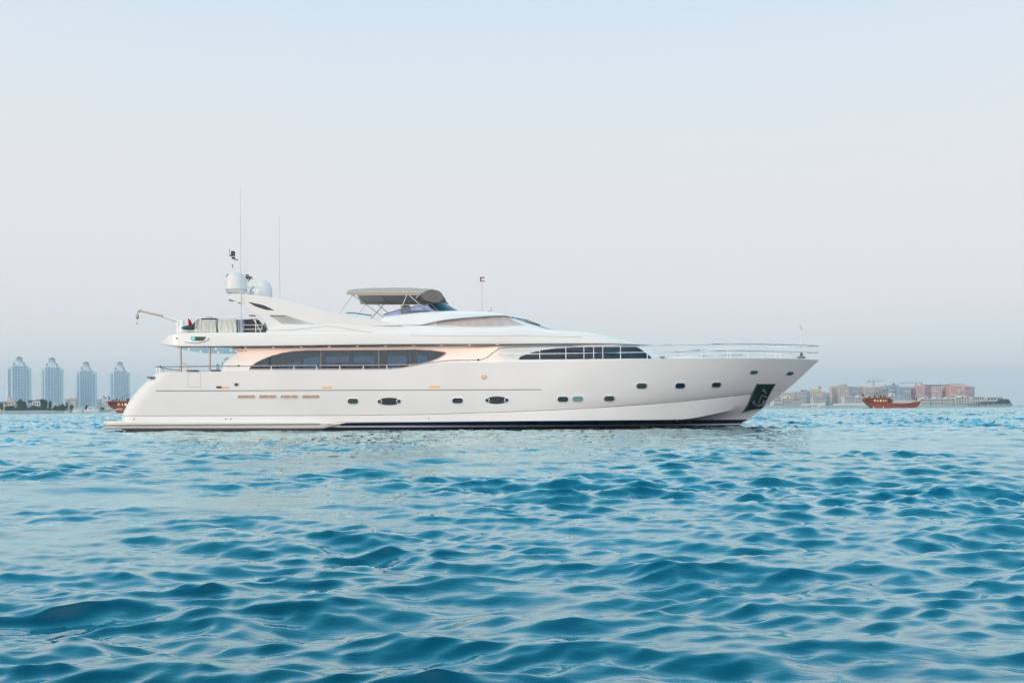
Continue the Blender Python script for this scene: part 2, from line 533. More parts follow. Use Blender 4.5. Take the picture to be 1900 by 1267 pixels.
for kys, pl in zip(KY, PL):
    f = pchip(kys); row = []
    for i in range(NU+1):
        u = i/NU
        u = u+.12*math.sin(2*math.pi*u)*-.5*0 
        u = 1-(1-u)**1.25
        px = kys[0][0]+(kys[-1][0]-kys[0][0])*u
        x, b, z = solve(px, f(px), pl)
        if i == NU: b = 0.0; x, z = P(px, f(px), CL)
        row.append([x, b, z])
    # rounded corner towards the transom
    xs = row[0][0]
    for p in row:
        s_ = min((p[0]-xs)/.9, 1)
        p[1] -= .38*(1-math.sqrt(max(0, 1-(1-s_)**2)))
    rows.append(row)
rows[5] = [[x, b, 0.0] for x, b, z in rows[5]]
rows.append([[x*.985, b*.75, -.8] for x, b, z in rows[5]])
def rowmix(i):
    """upper topsides: a smooth sheet through sheer, rub and knuckle"""
    A, B, C_ = rows[0], rows[1], rows[2]
    outr = []
    for k in range(9):
        t = k/8
        r_ = []
        for a, b, c in zip(A, B, C_):
            # quadratic through t=0, .42, 1
            q = []
            for j in range(3):
                l0 = (t-.42)*(t-1)/(.42); l1 = t*(t-1)/(.42*(-.58)); l2 = t*(t-.42)/.58
                q.append(a[j]*l0+b[j]*l1+c[j]*l2)
            q[1] = max(q[1], 0)
            r_.append(q)
        outr.append(r_)
    return outr
sheet1 = rowmix(0)
def lin(A, B, n):
    return [[[a[j]+(b[j]-a[j])*k/n for j in range(3)] for a, b in zip(A, B)] for k in range(n+1)]
hull_rows = sheet1 + lin(rows[3], rows[4], 3) + lin(rows[4], rows[5], 3)[1:] + lin(rows[5], rows[6], 1)[1:]
hull = MB()
nr = len(hull_rows); k = NU+1
v = []
for s_ in (-1, 1):
    for r_ in hull_rows:
        for x, b, z in r_: v.append(Vector((x, CL+s_*b, z)))
f = []
off = nr*k
for i in range(nr-1):
    for j in range(NU):
        a, b, c, d_ = i*k+j, i*k+j+1, (i+1)*k+j+1, (i+1)*k+j
        f.append((a, d_, c, b)); f.append((a+off, b+off, c+off, d_+off))
for i in range(nr-1):                       # transom
    f.append((i*k, i*k+off, (i+1)*k+off, (i+1)*k))
for j in range(NU):                         # deck
    f.append((j, j+1, j+1+off, j+off))
hull.add(v, f)
hull_o = hull.build('hull', M['gel'], yacht, 28)
HB = hull.bvh()

# stern swim platform and its long side fairing
def loft(stations, nose=True, seg=5):
    """stations: (x, zb, zt, w_bottom, w_top, r_top, r_bottom)"""
    mb = MB(); loops = []
    for (x, zb, zt, wb, wt, r, rb) in stations:
        r = min(r, (zt-zb)*.49, wt*.9); rb = min(rb, (zt-zb)*.49, wb*.9)
        half = [(0, zb), (wb*.6, zb)]
        for i in range(seg+1):
            a = -math.pi/2+math.pi/2*i/seg
            half.append((wb-rb+rb*math.cos(a), zb+rb+rb*math.sin(a)))
        for i in range(seg+1):
            a = math.pi/2*i/seg
            half.append((wt-r+r*math.cos(a), zt-r+r*math.sin(a)))
        half += [(wt*.5, zt+.02), (0, zt+.04)]
        loop = [(x, CL-y, z) for y, z in half] + [(x, CL+y, z) for y, z in half[-2:0:-1]]
        loops.append(loop)
    n = len(loops[0]); v = [p for l in loops for p in l]; f = []
    for i in range(len(loops)-1):
        for j in range(n):
            f.append((i*n+j, i*n+(j+1) % n, (i+1)*n+(j+1) % n, (i+1)*n+j))
    f.append(tuple(range(n))[::-1]); f.append(tuple(range((len(loops)-1)*n, len(loops)*n)))
    return mb.add(v, f)

def body(pxs, top, bot, wb, wt, r=.25, rb=.05, n=60):
    """loft from pixel silhouettes; widths and radii are key lists over px"""
    ft, fb = pchip(top), pchip(bot)
    fwb = pchip(wb); fwt = pchip(wt)
    fr = pchip(r) if isinstance(r, list) else (lambda x: r)
    st = []
    for i in range(n+1):
        t = i/n; t = .5-.5*math.cos(math.pi*t)*(.6)-.5*(1-2*t)*(.4)
        px = pxs[0]+(pxs[1]-pxs[0])*t
        w1, w2, rr = fwb(px), fwt(px), fr(px)
        x, zt = P(px, ft(px), CL-max(w2-rr*.6, 0))
        _, zb = P(px, fb(px), CL-w1)
        x2, _ = P(px, (ft(px)+fb(px))/2, CL-(w1+w2)/2)
        st.append((x2, min(zb, zt-.02), zt, w1, w2, rr, rb))
    return loft(st)

plat = MB()
st = []
for i in range(61):
    px = 191+(642-191)*i/60
    w = 3.78
    if px < 215: w = 3.78-1.0*(1-math.sqrt(max(0, 1-(1-(px-191)/24)**2)))
    if px > 560: w = 3.78-.17*((px-560)/82)**2
    yb = 796 if px < 598 else 796-10.5*((px-598)/44)
    x, zt = P(px, 781 if px < 575 else 781+3.4*(px-575)/67, CL-w)
    _, zb = P(px, yb, CL-w)
    st.append((x, zb, zt, w-.06, w, .10, .14))
plat = loft(st); plat_o = plat.build('swim_platform', M['cream'], yacht, 40)
PBV = plat.bvh()
def strip(name, pts, wpx, bvh, m, parent=yacht, proud=.008, nx=60, ny=1):
    top = [(x, y-wpx/2) for x, y in pts]; botm = [(x, y+wpx/2) for x, y in pts][::-1]
    return drape(name, top+botm, bvh, m, parent, nx, ny, proud)
strip('rubber_fender_strip', [(193, 789), (594, 786.6)], 1.7, PBV, M['rubber'], proud=.03)
pu = MB(); x0, z0 = P(192, 801, CL-3.6); x1, z1 = P(600, 797, CL-3.6)
pu.box(x0+1.2, x1, CL-3.66, CL+3.66, -.5, P(400, 795.4, CL-3.6)[1])
pu.build('platform_underside', M['antifoul'], yacht)  # dark colour stands in for the shadow under the platform
# boot stripe and bottom paint
drape('navy_stripe', [(630, 784.6), (700, 783.6), (900, 782.2), (1150, 779.8), (1387, 778.0), (1381, 785.4), (1150, 787.0), (900, 788.8), (630, 789.8)], HB, M['navy'], yacht, 90, 2, .006)
drape('bottom_paint', [(560, 792.8), (900, 791.9), (1150, 790.3), (1300, 788.9), (1376, 787.4), (1370, 793.5), (1150, 800), (560, 803)], HB, M['antifoul'], yacht, 90, 2, .006)
strip('knuckle_line', [(223, 771.4), (640, 770.4), (800, 768.4), (950, 763.4), (1080, 757.9), (1260, 745.4), (1392, 731.5)], 1.1, HB, M['rubber'], nx=110)
strip('rub_line', [(289, 725.2), (1005, 722.6)], 1.5, HB, M['rubber'], nx=80)

# local frame on a surface
def frame_at(px, py, bvh):
    l, n_ = ray(px, py, bvh)
    ax = Vector((0, 0, 1)).cross(n_).normalized()
    if ax.x < 0: ax = -ax
    u_ = Vector((-n_.x*0, 0, 0))+ax.cross(n_).normalized()
    if u_.z < 0: u_ = -u_
    return l, n_, ax, u_, l.y/F
def stadium(w, h, seg=8, sq=1.0):
    r_ = h/2; s_ = max(w/2-r_, 0); pts = []
    for i in range(seg+1):
        a = -math.pi/2+math.pi*i/seg; pts.append((s_+r_*math.cos(a), r_*math.sin(a)))
    for i in range(seg+1):
        a = math.pi/2+math.pi*i/seg; pts.append((-s_+r_*math.cos(a), r_*math.sin(a)))
    return pts
def ellipse(w, h, seg=24):
    return [(w/2*math.cos(2*math.pi*i/seg), h/2*math.sin(2*math.pi*i/seg)) for i in range(seg)]
def ring_mesh(c, n_, ax, u_, outer, inner, h0, h1):
    """ring between two outlines with the same number of points, from depth h0 to h1"""
    m_ = len(outer); v = []
    for pts, h in ((outer, h0), (outer, h1), (inner, h1+.004), (inner, h0)):
        v += [c+ax*a+u_*b+n_*h for a, b in pts]
    f = []
    for L_ in range(3):
        for i in range(m_):
            j = (i+1) % m_
            f.append((L_*m_+i, L_*m_+j, (L_+1)*m_+j, (L_+1)*m_+i))
    return MB().add(v, f)
def disc_mesh(c, n_, ax, u_, pts, h, h0=None):
    m_ = len(pts)
    v = [c+ax*a+u_*b+n_*h for a, b in pts]
    f = [tuple(range(m_))]
    if h0 is not None:
        v += [c+ax*a+u_*b+n_*h0 for a, b in pts]
        f += [(i, (i+1) % m_, m_+(i+1) % m_, m_+i) for i in range(m_)]
    return MB().add(v, f)
M['portrim'] = mat('pale_port_trim', (.74, .73, .72), .25, metal=.25)
ports = [(655, 744.3, 21, 11, 'glassport'), (849, 743.3, 21, 11, 'glassdark'), (1044.5, 740.6, 21, 11, 'glassdark'), (1072, 740.1, 21, 11, 'glassteal'),
         (1130.5, 739.4, 21, 10.5, 'glassport'), (1190.5, 716, 21, 11, 'glassport'), (1262, 715.5, 20.5, 11, 'glassdark'), (1329, 714, 20.5, 10.5, 'glassport')]
for px, py, w, h, gm in ports:
    c, n_, ax, u_, s_ = frame_at(px, py, HB)
    fr = ring_mesh(c, n_, ax, u_, stadium(w*s_*1.14, h*s_*1.24), stadium(w*s_*.95, h*s_*.9), -.02, .02).build('porthole', M['portrim'], yacht, 40)
    disc_mesh(c, n_, ax, u_, stadium(w*s_*.97, h*s_*.93), .012).build('pane', M[gm], fr)
# the twin-roundel oval ports
for px, py in ((722.3, 744.6), (922, 742.3)):
    c, n_, ax, u_, s_ = frame_at(px, py, HB)
    o = disc_mesh(c, n_, ax, u_, stadium(46*s_, 8*s_)[:0] or ellipse(43*s_, 14*s_), .012, -.02).build('oval_window', M['dark'], yacht)
    disc_mesh(c, n_, ax, u_, [(a, b*.42-2*s_*.2) for a, b in ellipse(34*s_, 13*s_)], .016).build('pane', M['glassdark'], o)
    for sx in (-1, 1):
        cc = c+ax*sx*18*s_
        ring_mesh(cc, n_, ax, u_, ellipse(9.4*s_, 9.4*s_), ellipse(7*s_, 7*s_), -.02, .03).build('roundel', M['portrim'], o)
        disc_mesh(cc, n_, ax, u_, ellipse(7.2*s_, 7.2*s_), .024).build('roundel_glass', M['dark'], o)
# engine-room louvres
for px in (457.5, 497, 537, 577):
    c, n_, ax, u_, s_ = frame_at(px, 735.6-(px-457)*.001, HB)
    o = ring_mesh(c, n_, ax, u_, stadium(35*s_, 7.6*s_), stadium(32.5*s_, 5.6*s_), -.02, .018).build('engine_vent', M['portrim'], yacht, 40)
    # concave scoop: dark and deep aft, shallow and catching the light forward
    pts = stadium(33*s_, 6*s_); mm = MB()
    v = [c+ax*a+u_*b+n_*(.004+.010*(a/(16*s_)+1)*.5) for a, b in pts]
    mm.add(v, [tuple(range(len(pts)))]).build('scoop', M['bronze'], o)
# fairleads with amber rollers
for x0_, x1_, y_ in ((412, 424, 718.2), (598, 616, 718.6), (796, 816.5, 717.2)):
    c, n_, ax, u_, s_ = frame_at((x0_+x1_)/2, y_, HB)
    w = (x1_-x0_)*s_
    disc_mesh(c, n_, ax, u_, stadium(w, 3.6*s_), .018, -.02).build('courtesy_light', M['amber'], yacht)
    if x0_ < 500:
        c2 = c-ax*11.5*s_
        disc_mesh(c2, n_, ax, u_, stadium(11*s_, 3.4*s_), .02, -.02).build('fairlead', M['dark'], yacht)
c, n_, ax, u_, s_ = frame_at(898.5, 699.6, HB)
o = ring_mesh(c, n_, ax, u_, stadium(10.5*s_, 7.6*s_), stadium(8*s_, 5.4*s_), -.02, .02).build('light_bezel', M['steeld'], yacht, 40)
disc_mesh(c, n_, ax, u_, stadium(8.4*s_, 5.6*s_), .016).build('lens', M['amber'], o)
c, n_, ax, u_, s_ = frame_at(438.8, 713.2, HB)
o = ring_mesh(c, n_, ax, u_, stadium(9*s_, 6.6*s_), stadium(6.4*s_, 4*s_), -.02, .03).build('mooring_eye', M['steeld'], yacht, 40)
disc_mesh(c, n_, ax, u_, stadium(6.6*s_, 4.2*s_), .016).build('eye_hole', M['dark'], o)
for px, py, d_ in ((248.5, 777.3, 3), (419, 777.3, 3), (428, 777.3, 3), (795.5, 775.8, 2.8), (246.5, 740, 2), (437, 790.5, 1.3)):
    bv = HB if py < 781 else PBV
    c, n_, ax, u_, s_ = frame_at(px, py, bv)
    disc_mesh(c, n_, ax, u_, ellipse(d_*s_, d_*s_, 12), .012, -.02).build('drain_outlet', M['rubber'], yacht)
for px, py in ((1398.5, 690), (1465.5, 692)):
    c, n_, ax, u_, s_ = frame_at(px, py, HB)
    o = ring_mesh(c, n_, ax, u_, stadium(16.5*s_, 6.6*s_), stadium(13.5*s_, 4.2*s_), -.02, .05).build('bow_fairlead', M['steel'], yacht, 40)
    disc_mesh(c, n_, ax, u_, stadium(13.8*s_, 4.4*s_), .012).build('fairlead_hole', M['dark'], o)
    for q in (-2.2, 2.6):
        disc_mesh(c+ax*q*s_, n_, ax, u_, ellipse(2.2*s_, 3.6*s_, 12), .05, 0).build('roller', M['steel'], o)
# side hatch: a fine outlined door in the quarter
for a, b in (((349, 690.8), (349, 718)), ((372.3, 690.8), (372.3, 718)), ((349, 718), (372.3, 718)), ((349.4, 691.6), (371.9, 691.6))):
    if a[0] == b[0]: poly = [(a[0]-.35, a[1]), (a[0]+.35, a[1]), (b[0]+.35, b[1]), (b[0]-.35, b[1])]; nx = 2
    else: poly = [(a[0], a[1]-.35), (b[0], b[1]-.35), (b[0], b[1]+.35), (a[0], a[1]+.35)]; nx = 6
    drape('hatch_seam', poly, HB, M['seam'], yacht, nx, 2, .003)
# anchor pocket
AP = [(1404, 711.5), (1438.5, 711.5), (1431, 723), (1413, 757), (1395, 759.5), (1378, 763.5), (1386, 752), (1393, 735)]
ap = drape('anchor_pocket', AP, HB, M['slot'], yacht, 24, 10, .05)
def tubepx(name, pts, b, r, m, parent=yacht, smooth=60, n=8, build=True):
    mb = MB().tube([L(x, y, b if not isinstance(b, (list, tuple)) else b[i]) for i, (x, y) in enumerate(pts)], r, n)
    return mb.build(name, m, parent, smooth)
an = MB()
for pts, r_ in (([(1412, 729), (1407, 742), (1403, 753)], .055), ([(1396, 744), (1402, 752), (1411, 750), (1417, 741)], .06), ([(1396, 744), (1397, 748)], .10),
                ([(1417, 741), (1414, 745)], .10), ([(1414, 722), (1418, 727)], .08), ([(1411, 732), (1420, 735)], .045)):
    pp = []
    for x, y in pts:
        l, n_ = ray(x, y, HB); pp.append(l+n_*.10)
    an.tube(pp, r_, 8)
an.build('anchor', M['anchorm'], ap, 60)
fr = []
for a, b in zip(AP, AP[1:]+AP[:1]):
    for t in (0, .5):
        l, n_ = ray(a[0]+(b[0]-a[0])*t, a[1]+(b[1]-a[1])*t, HB)
        if l is None: continue
        fr.append(l+n_*.052)
MB().tube(fr+[fr[0]], .022, 6).build('pocket_rim', M['steeld'], ap, 60)

# ---- saloon level (main deck house) with real window openings
SW = 2.85
W1 = [(462, 685.2), (466, 680), (475, 673), (488, 666.5), (505, 660), (525, 654.6), (545, 651.6), (570, 650), (620, 649.6), (700, 649), (770, 648.6), (800, 650),
      (822, 652.8), (828, 654.6), (826, 657), (815, 664), (800, 670), (785, 674.5), (765, 679), (745, 682.2), (720, 684.2), (690, 685)]
OUT1 = [(409, 692), (411, 684), (415, 675.5), (423, 666.5), (433, 660), (441, 656.5), (434, 649), (427, 641), (880, 638), (905, 639), (905, 692)]
px2 = lambda pts, b: [tuple(P(x, y, CL-b)) for x, y in pts]
for side in (-1, 1):
    yf = CL+side*SW; yb_ = yf-side*.14
    wall = MB().prism(px2(OUT1, SW), yf, yb_, [px2(W1, SW)])
    w_o = wall.build('saloon_wall', M['gelup'], yacht)
    MB().prism(px2(W1, SW), yf-side*.05, yf-side*.065).build('saloon_window', M['tint'], w_o)
    tr_ = MB()
    ring = [Vector((x, yf+side*.012, z)) for x, z in px2(W1, SW)]
    tr_.tube(ring+[ring[0]], .028, 6).build('window_trim', M['seam'], w_o, 60)
    for px in (500, 595.5, 703):       # mullions
        x, z = P(px, 667, CL-SW)
        _, zt_ = P(px, 650 if px > 520 else 662, CL-SW); _, zb_ = P(px, 685, CL-SW)
        MB().box(x-.022, x+.022, yf-side*.045, yf+side*.004, zb_, zt_).build('mullion', M['dark' if px < 520 else 'rubber'], w_o)
# interior: floor, inner columns, curtains and the aft bulkhead
inn = MB()
x0, zf = P(462, 686, CL-SW); x1, _ = P(860, 686, CL-SW)
inn.box(x0-.3, x1, CL-SW+.15, CL+SW-.15, zf-.25, zf-.02)
inn.build('saloon_floor', M['interior'], yacht)
for px, w, b, mname in ((478, .7, 2.3, 'curtain'), (531, .22, 2.4, 'curtain'), (601, .2, 2.5, 'curtain'), (652, .26, -2.6, 'curtain'), (697, .2, 2.5, 'curtain'), (712, .5, -2.4, 'interior'),
                 (757, .16, -2.6, 'curtain'), (768, .34, 2.3, 'curtain'), (808, .9, 1.2, 'interior'), (560, .2, -2.6, 'curtain'), (500, 1.0, -2.2, 'interior')):
    x, _ = P(px, 670, CL-b)
    MB().box(x-w/2, x+w/2, CL-b-.06, CL-b+.06, zf-.05, zf+1.5).build('curtain_panel', M[mname], yacht)
x, _ = P(600, 670, CL-1.5)
MB().box(x, x+2.6, CL-1.9, CL-.9, zf, zf+.42).build('saloon_sofa', M['curtain'], yacht, bevel=.08)
MB().box(x+4, x+6.4, CL+.4, CL+1.3, zf, zf+.40).build('saloon_table', M['interior'], yacht, bevel=.04)

# forward deckhouse
fwd = body((852, 1252),
           [(852, 640), (940, 639.5), (1150, 638.5), (1184, 639), (1200, 643), (1218, 652), (1252, 667)],
           [(852, 690), (1000, 678), (1100, 674), (1200, 671), (1252, 670)],
           [(852, 2.85), (890, 2.9), (940, 3.12), (1000, 3.16), (1100, 2.95), (1180, 2.55), (1220, 2.2), (1252, 1.5)],
           [(852, 2.85), (890, 2.9), (940, 3.02), (1000, 3.02), (1100, 2.78), (1180, 2.3), (1220, 1.7), (1252, .8)], .22, .02, 70)
fwd_o = fwd.build('forward_deckhouse', M['gelup'], yacht, 35); FB = fwd.bvh()
W2 = [(962, 667.3), (965, 662), (975, 658), (990, 653.2), (1010, 649), (1035, 646), (1065, 644.3), (1110, 643.6), (1181, 643.4), (1190, 648.5), (1209, 663.6), (1208, 664.8), (1100, 666)]
drape('forward_window', W2, FB, M['glassdark'], yacht, 40, 6, .012)

# upper deck band, from the stern overhang to the foredeck
band = body((299, 1186),
            [(299, 637), (303, 630), (308, 625), (318, 620), (335, 617), (495, 616.5), (900, 617), (1000, 616), (1100, 620), (1150, 629), (1186, 637.5)],
            [(299, 638.5), (315, 641.5), (340, 643.2), (480, 642.3), (700, 639.6), (930, 638.3), (1100, 637.8), (1186, 639.4)],
            [(299, 2.1), (303, 2.6), (312, 3.0), (330, 3.3), (360, 3.45), (900, 3.45), (960, 3.30), (1050, 3.12), (1120, 2.85), (1186, 2.4)],
            [(299, 2.0), (303, 2.5), (312, 2.9), (330, 3.22), (360, 3.38), (900, 3.40), (960, 3.22), (1050, 2.98), (1120, 2.65), (1186, 2.1)], .10, .06, 110)
band_o = band.build('upper_deck_band', M['gelup'], yacht, 35); BB = band.bvh()
# soffit: reflective ceiling under the overhang and along the side decks
cx0, cz = P(345, 643.2, CL-3.2)
cx1, _ = P(905, 640, CL-3.2)
so = MB()
n_s = 40; v = []; f = []
xa = P(322, 643, CL-2.6)[0]
for i in range(n_s+1):
    x = xa+(cx1-xa)*i/n_s
    px = 950+(x)/(CL-3.3)*F
    zz = min(P(px, 643.6 if px < 480 else 643.6-(px-480)*.0125, CL-3.3)[1], 9)-.015
    w = min(3.2, 2.3+.9*math.sqrt(max(0, 1-(1-min((x-xa)/1.2, 1))**2)))
    v += [(x, CL-w, zz), (x, CL+w, zz)]
for i in range(n_s): f.append((2*i, 2*i+2, 2*i+3, 2*i+1))
so.add(v, f).build('soffit_panel', M['ceil'], band_o)
def down(px, b, strength=7):
    x, _ = P(px, 642, CL-b)
    px_ = px
    zz = P(px_, 643.6 if px_ < 480 else 643.6-(px_-480)*.0125, CL-3.3)[1]-.02
    o = MB().lathe((x, CL-b, zz-.018), [(.05, 0), (.06, .018)], 12).build('downlight', M['lamp'], band_o)
for px in range(455, 930, 52): down(px, 3.12)
# warm strip lighting concealed along the soffit of the side decks
for s_ in (-1, 1):
    ld = bpy.data.lights.new('soffit_strip_light', 'AREA'); ld.shape = 'RECTANGLE'; ld.size = 14.0; ld.size_y = .12; ld.energy = 26; ld.color = (1, .42, .20)
    lo = bpy.data.objects.new('soffit_strip_light', ld)
    lo.location = Vector((P(680, 642, CL-3.1)[0], CL+s_*3.12, P(680, 642, CL-3.1)[1]-.06))-ORG[band_o]; COL.objects.link(lo); lo.parent = band_o
for px, b in ((350, 1.5), (372, -.6), (400, 1.8), (405, -1.6), (428, .4)): down(px, b, 1.5)
# round vent, recessed navigation light and moulding on the quarter of the band
c, n_, ax, u_, s_ = frame_at(328, 628, BB)
disc_mesh(c, n_, ax, u_, stadium(6*s_, 3*s_), .012, -.02).build('deck_vent', M['rubber'], yacht)
o = drape('light_recess', [(354, 624.6), (383, 624.8), (378, 632.5), (355, 632.3)], BB, M['slot'], yacht, 8, 2, .012)
c, n_, ax, u_, s_ = frame_at(358.8, 628.6, BB)
disc_mesh(c, n_, ax, u_, stadium(8.4*s_, 8*s_), .035, 0).build('green_navigation_light', M['green_lens'], o)
disc_mesh(c+ax*.2*s_+u_*.3*s_, n_, ax, u_, ellipse(1.8*s_, 5*s_, 12), .045, .03).build('bulb', M['radome'], o)
ml = [(344, 633.4), (352, 634.6), (365, 635.6), (376, 634), (386, 630), (386.5, 625.5)]
pp = []
for x, y in ml:
    l, n_ = ray(x, y, BB); pp.append(l+n_*.02)
MB().tube(pp, .045, 8).build('light_moulding', M['gelup'], o, 60)
# builder's emblem and the small line under it, on the saloon wall
em = MB(); yy = CL-SW-.006
def mark(x0_, x1_, y0_, y1_):
    xa_, za_ = P(x0_, y1_, CL-SW); xb_, zb_ = P(x1_, y0_, CL-SW)
    em.box(xa_, xb_, yy, yy+.004, za_, zb_)
for a in ((447.6, 448.4, 643.8, 648.6), (448.8, 450.6, 643.8, 644.6), (449.9, 450.7, 644.8, 647.6), (448.8, 450.4, 646.2, 646.9), (451.7, 452.5, 643.8, 648.6),
          (452.9, 454.6, 643.8, 644.6), (453.9, 454.7, 644.8, 647.2), (452.9, 454.2, 646.2, 646.9)): mark(*a)
em.build('emblem', M['label'], yacht)
em = MB()
tx = 440.5
for i, w in enumerate((1.4, .9, 1.5, 1.1, .8, 1.4, 1.2, 0, 1.5, 1.0, 1.5)):
    if w:
        mark(tx, tx+w*.9, 651.0, 652.0)
        if i % 2: mark(tx, tx+w*.4, 650.3, 651.0)
    tx += max(w, .8)+.5
mark(440.5, tx-.5, 652.0, 652.2)
em.build('name_inscription', M['label'], yacht)

# upper deck structure under the arch, sweeping forward to the brow
up_ = body((494, 1186),
           [(494, 614.5), (512, 607), (526, 602.3), (583, 602.4), (640, 592), (690, 595), (740, 600), (800, 603), (900, 606), (985, 603), (1022, 611.5), (1060, 613.5), (1100, 617.5), (1150, 628), (1186, 637.8)],
           [(494, 622), (900, 622), (1000, 621), (1100, 624), (1150, 632), (1186, 639)],
           [(494, 3.36), (900, 3.36), (960, 3.24), (1050, 2.98), (1120, 2.65), (1186, 2.0)],
           [(494, 3.30), (560, 3.28), (640, 3.2), (740, 3.15), (900, 3.1), (1000, 2.85), (1100, 2.3), (1186, 1.4)],
           [(494, .08), (560, .1), (640, .18), (1000, .3), (1186, .12)], .03, 100)
up_o = up_.build('upper_deckhouse', M['gelup'], yacht, 35); UB = up_.bvh()
strip('moulding_line', [(500, 613.2), (540, 612.4), (575, 609), (604, 604.8)], .8, UB, M['seam'], nx=30, proud=.006)
strip('moulding_line', [(606, 604.5), (640, 609.5), (675, 615), (712, 619.8), (760, 622.2)], .8, UB, M['seam'], nx=40, proud=.006)
strip('moulding_line', [(762, 622.4), (860, 623.6), (960, 623.6), (1080, 625.2)], .7, BB, M['seam'], nx=40, proud=.006)
# wheelhouse with windows, windscreen and wipers
wh = body((748, 1023),
          [(748, 603), (780, 601), (810, 595), (850, 590.2), (880, 587.6), (930, 585), (950, 590), (980, 599), (1023, 611.5)],
          [(748, 618), (1023, 618)],
          [(748, 2.95), (900, 2.95), (960, 2.75), (1023, 2.1)], [(748, 2.9), (900, 2.85), (960, 2.5), (1023, 1.7)], .16, .02, 70)
wh_o = wh.build('wheelhouse', M['gelup'], yacht, 35); WBV = wh.bvh()
drape('wheelhouse_side_window', [(810, 603), (811, 597.2), (822, 594), (845, 592.2), (880, 589.2), (925, 587.4), (934, 587), (950, 593.5), (972, 603.3), (973, 607), (968, 611.3), (900, 611.6), (860, 610), (815, 606)], WBV, M['mesh'], wh_o, 40, 5, .012)
v = []; f = []
for i, px in enumerate((936, 945, 958, 972, 988, 1004, 1016)):
    fy = pchip([(930, 585), (950, 590), (980, 599), (1023, 611.5)])(px)-.7
    for j in range(9):
        w = (2.45-.9*(px-936)/80)*(j/4-1)
        x, z = P(px, fy, CL-2.2)
        v.append((x+.25*(1-(j/4-1)**2), CL+w, z+.05+.03*(1-(j/4-1)**2)))
for i in range(6):
    for j in range(8): f.append((i*9+j, i*9+j+1, (i+1)*9+j+1, (i+1)*9+j))
ws = MB().add(v, f).build('windscreen', M['tint'], wh_o, 60)
for i, (a, b) in enumerate((((957, 592), (1002, 606)), ((966, 594), (1015, 609)), ((975, 596), (1019, 610.5)))):
    w = (1.9, .5, -.9)[i]
    p0, p1 = L(a[0], a[1]-1, w), L(b[0], b[1]-1.5, w)
    p0.z = P(a[0], a[1]-1.5, CL-2.2)[1]+.04; p1.z = P(b[0], b[1]-2, CL-2.0)[1]+.04
    MB().tube([p0, p0*.5+p1*.5+Vector((0, 0, .07)), p1], .02, 6).tube([p0*.7+p1*.3+Vector((0, .3, .05)), p1+Vector((0, .3, 0))], .014, 6).build('wiper', M['dark'], ws)
# flybridge brow
visor = body((704, 1012),
             [(704, 594), (712, 589), (740, 584.6), (770, 581.4), (800, 578.6), (850, 576.2), (890, 577), (925, 580), (945, 584.5), (975, 593), (1012, 606.5)],
             [(704, 596.2), (730, 600), (757, 603.6), (780, 602.9), (800, 598.8), (820, 594.6), (850, 591), (880, 588.6), (935, 585.6), (950, 589.5), (975, 597), (1012, 608.4)],
             [(704, 2.9), (757, 3.12), (880, 3.12), (935, 2.85), (950, 2.6), (1012, 1.7)],
             [(704, 2.8), (757, 2.85), (880, 2.8), (935, 2.5), (950, 2.3), (1012, 1.5)], [(704, .06), (757, .2), (900, .16), (1012, .03)], .03, 80)
# cut the brow short: it ends where the windscreen begins
visor_cut = MB(); nloop = len(visor.v)//81
keep = 60
visor_cut.add(visor.v[:nloop*keep], [q for q in visor.f[:-2] if max(q) < nloop*keep]+[tuple(range(nloop))[::-1], tuple(range((keep-1)*nloop, keep*nloop))])
visor_cut.build('flybridge_brow', M['gelup'], yacht, 35)

# arch: a fin each side, joined by the radar wing
FIN = [(423, 548.5), (430, 546), (445, 545), (470, 547), (500, 551), (540, 560), (570, 568.5), (600, 577), (640, 585.5), (680, 592.4), (712, 597.5), (748, 603.6), (700, 605.5), (600, 610), (505, 616),
       (497, 612), (493, 600), (488, 592), (482, 587), (464, 576.5), (445, 561.5), (430, 556.5), (424, 553)]
HOLE = [(499.6, 585), (528, 585.2), (545, 590.5), (583, 602), (524, 601.2)]
def dense(poly, n=3):
    return [(a[0]+(b[0]-a[0])*i/n, a[1]+(b[1]-a[1])*i/n) for a, b in zip(poly, poly[1:]+poly[:1]) for i in range(n)]
for side in (-1, 1):
    fin = MB().prism(px2(FIN, 3.22), CL+side*3.22, CL+side*2.80, [px2(HOLE, 3.22)])
    fo = fin.build('arch_fin', M['gelup'], yacht, bevel=.07)
    # dark slot let into the fin
    sl = MB().prism(px2([(459.6, 560), (470, 562), (490, 566.5), (500, 571), (509, 576), (492, 574.5), (474, 568.5)], 3.22), CL+side*3.232, CL+side*3.1)
    sl.build('fin_slot', M['glassdark'], fo)
    rl = MB().tube([Vector((x, CL+side*3.0, z)) for x, z in px2([(500, 585.6), (530, 585.9)], 3.0)], .03, 6)
    rl.build('opening_rail', M['steeld'], fo)
rw = loft([(P(px, 550, CL-3)[0], P(px, yb_, CL-3)[1], P(px, yt_, CL-3)[1], 2.85, 2.85, .12, .12)
           for px, yb_, yt_ in ((426, 554, 548.5), (436, 557, 546.5), (470, 559, 548), (505, 561, 553), (518, 563, 558))])
rw.build('radar_wing', M['gelup'], yacht, 40)
for px, y_ in ((430, 557), (448, 562), (467, 585.3)):
    x, z = P(px, y_, CL-3)
    MB().box(x-.14, x+.14, CL-3.1, CL-2.7, z-.03, z+.02).build('lamp_bracket', M['rubber'], yacht)
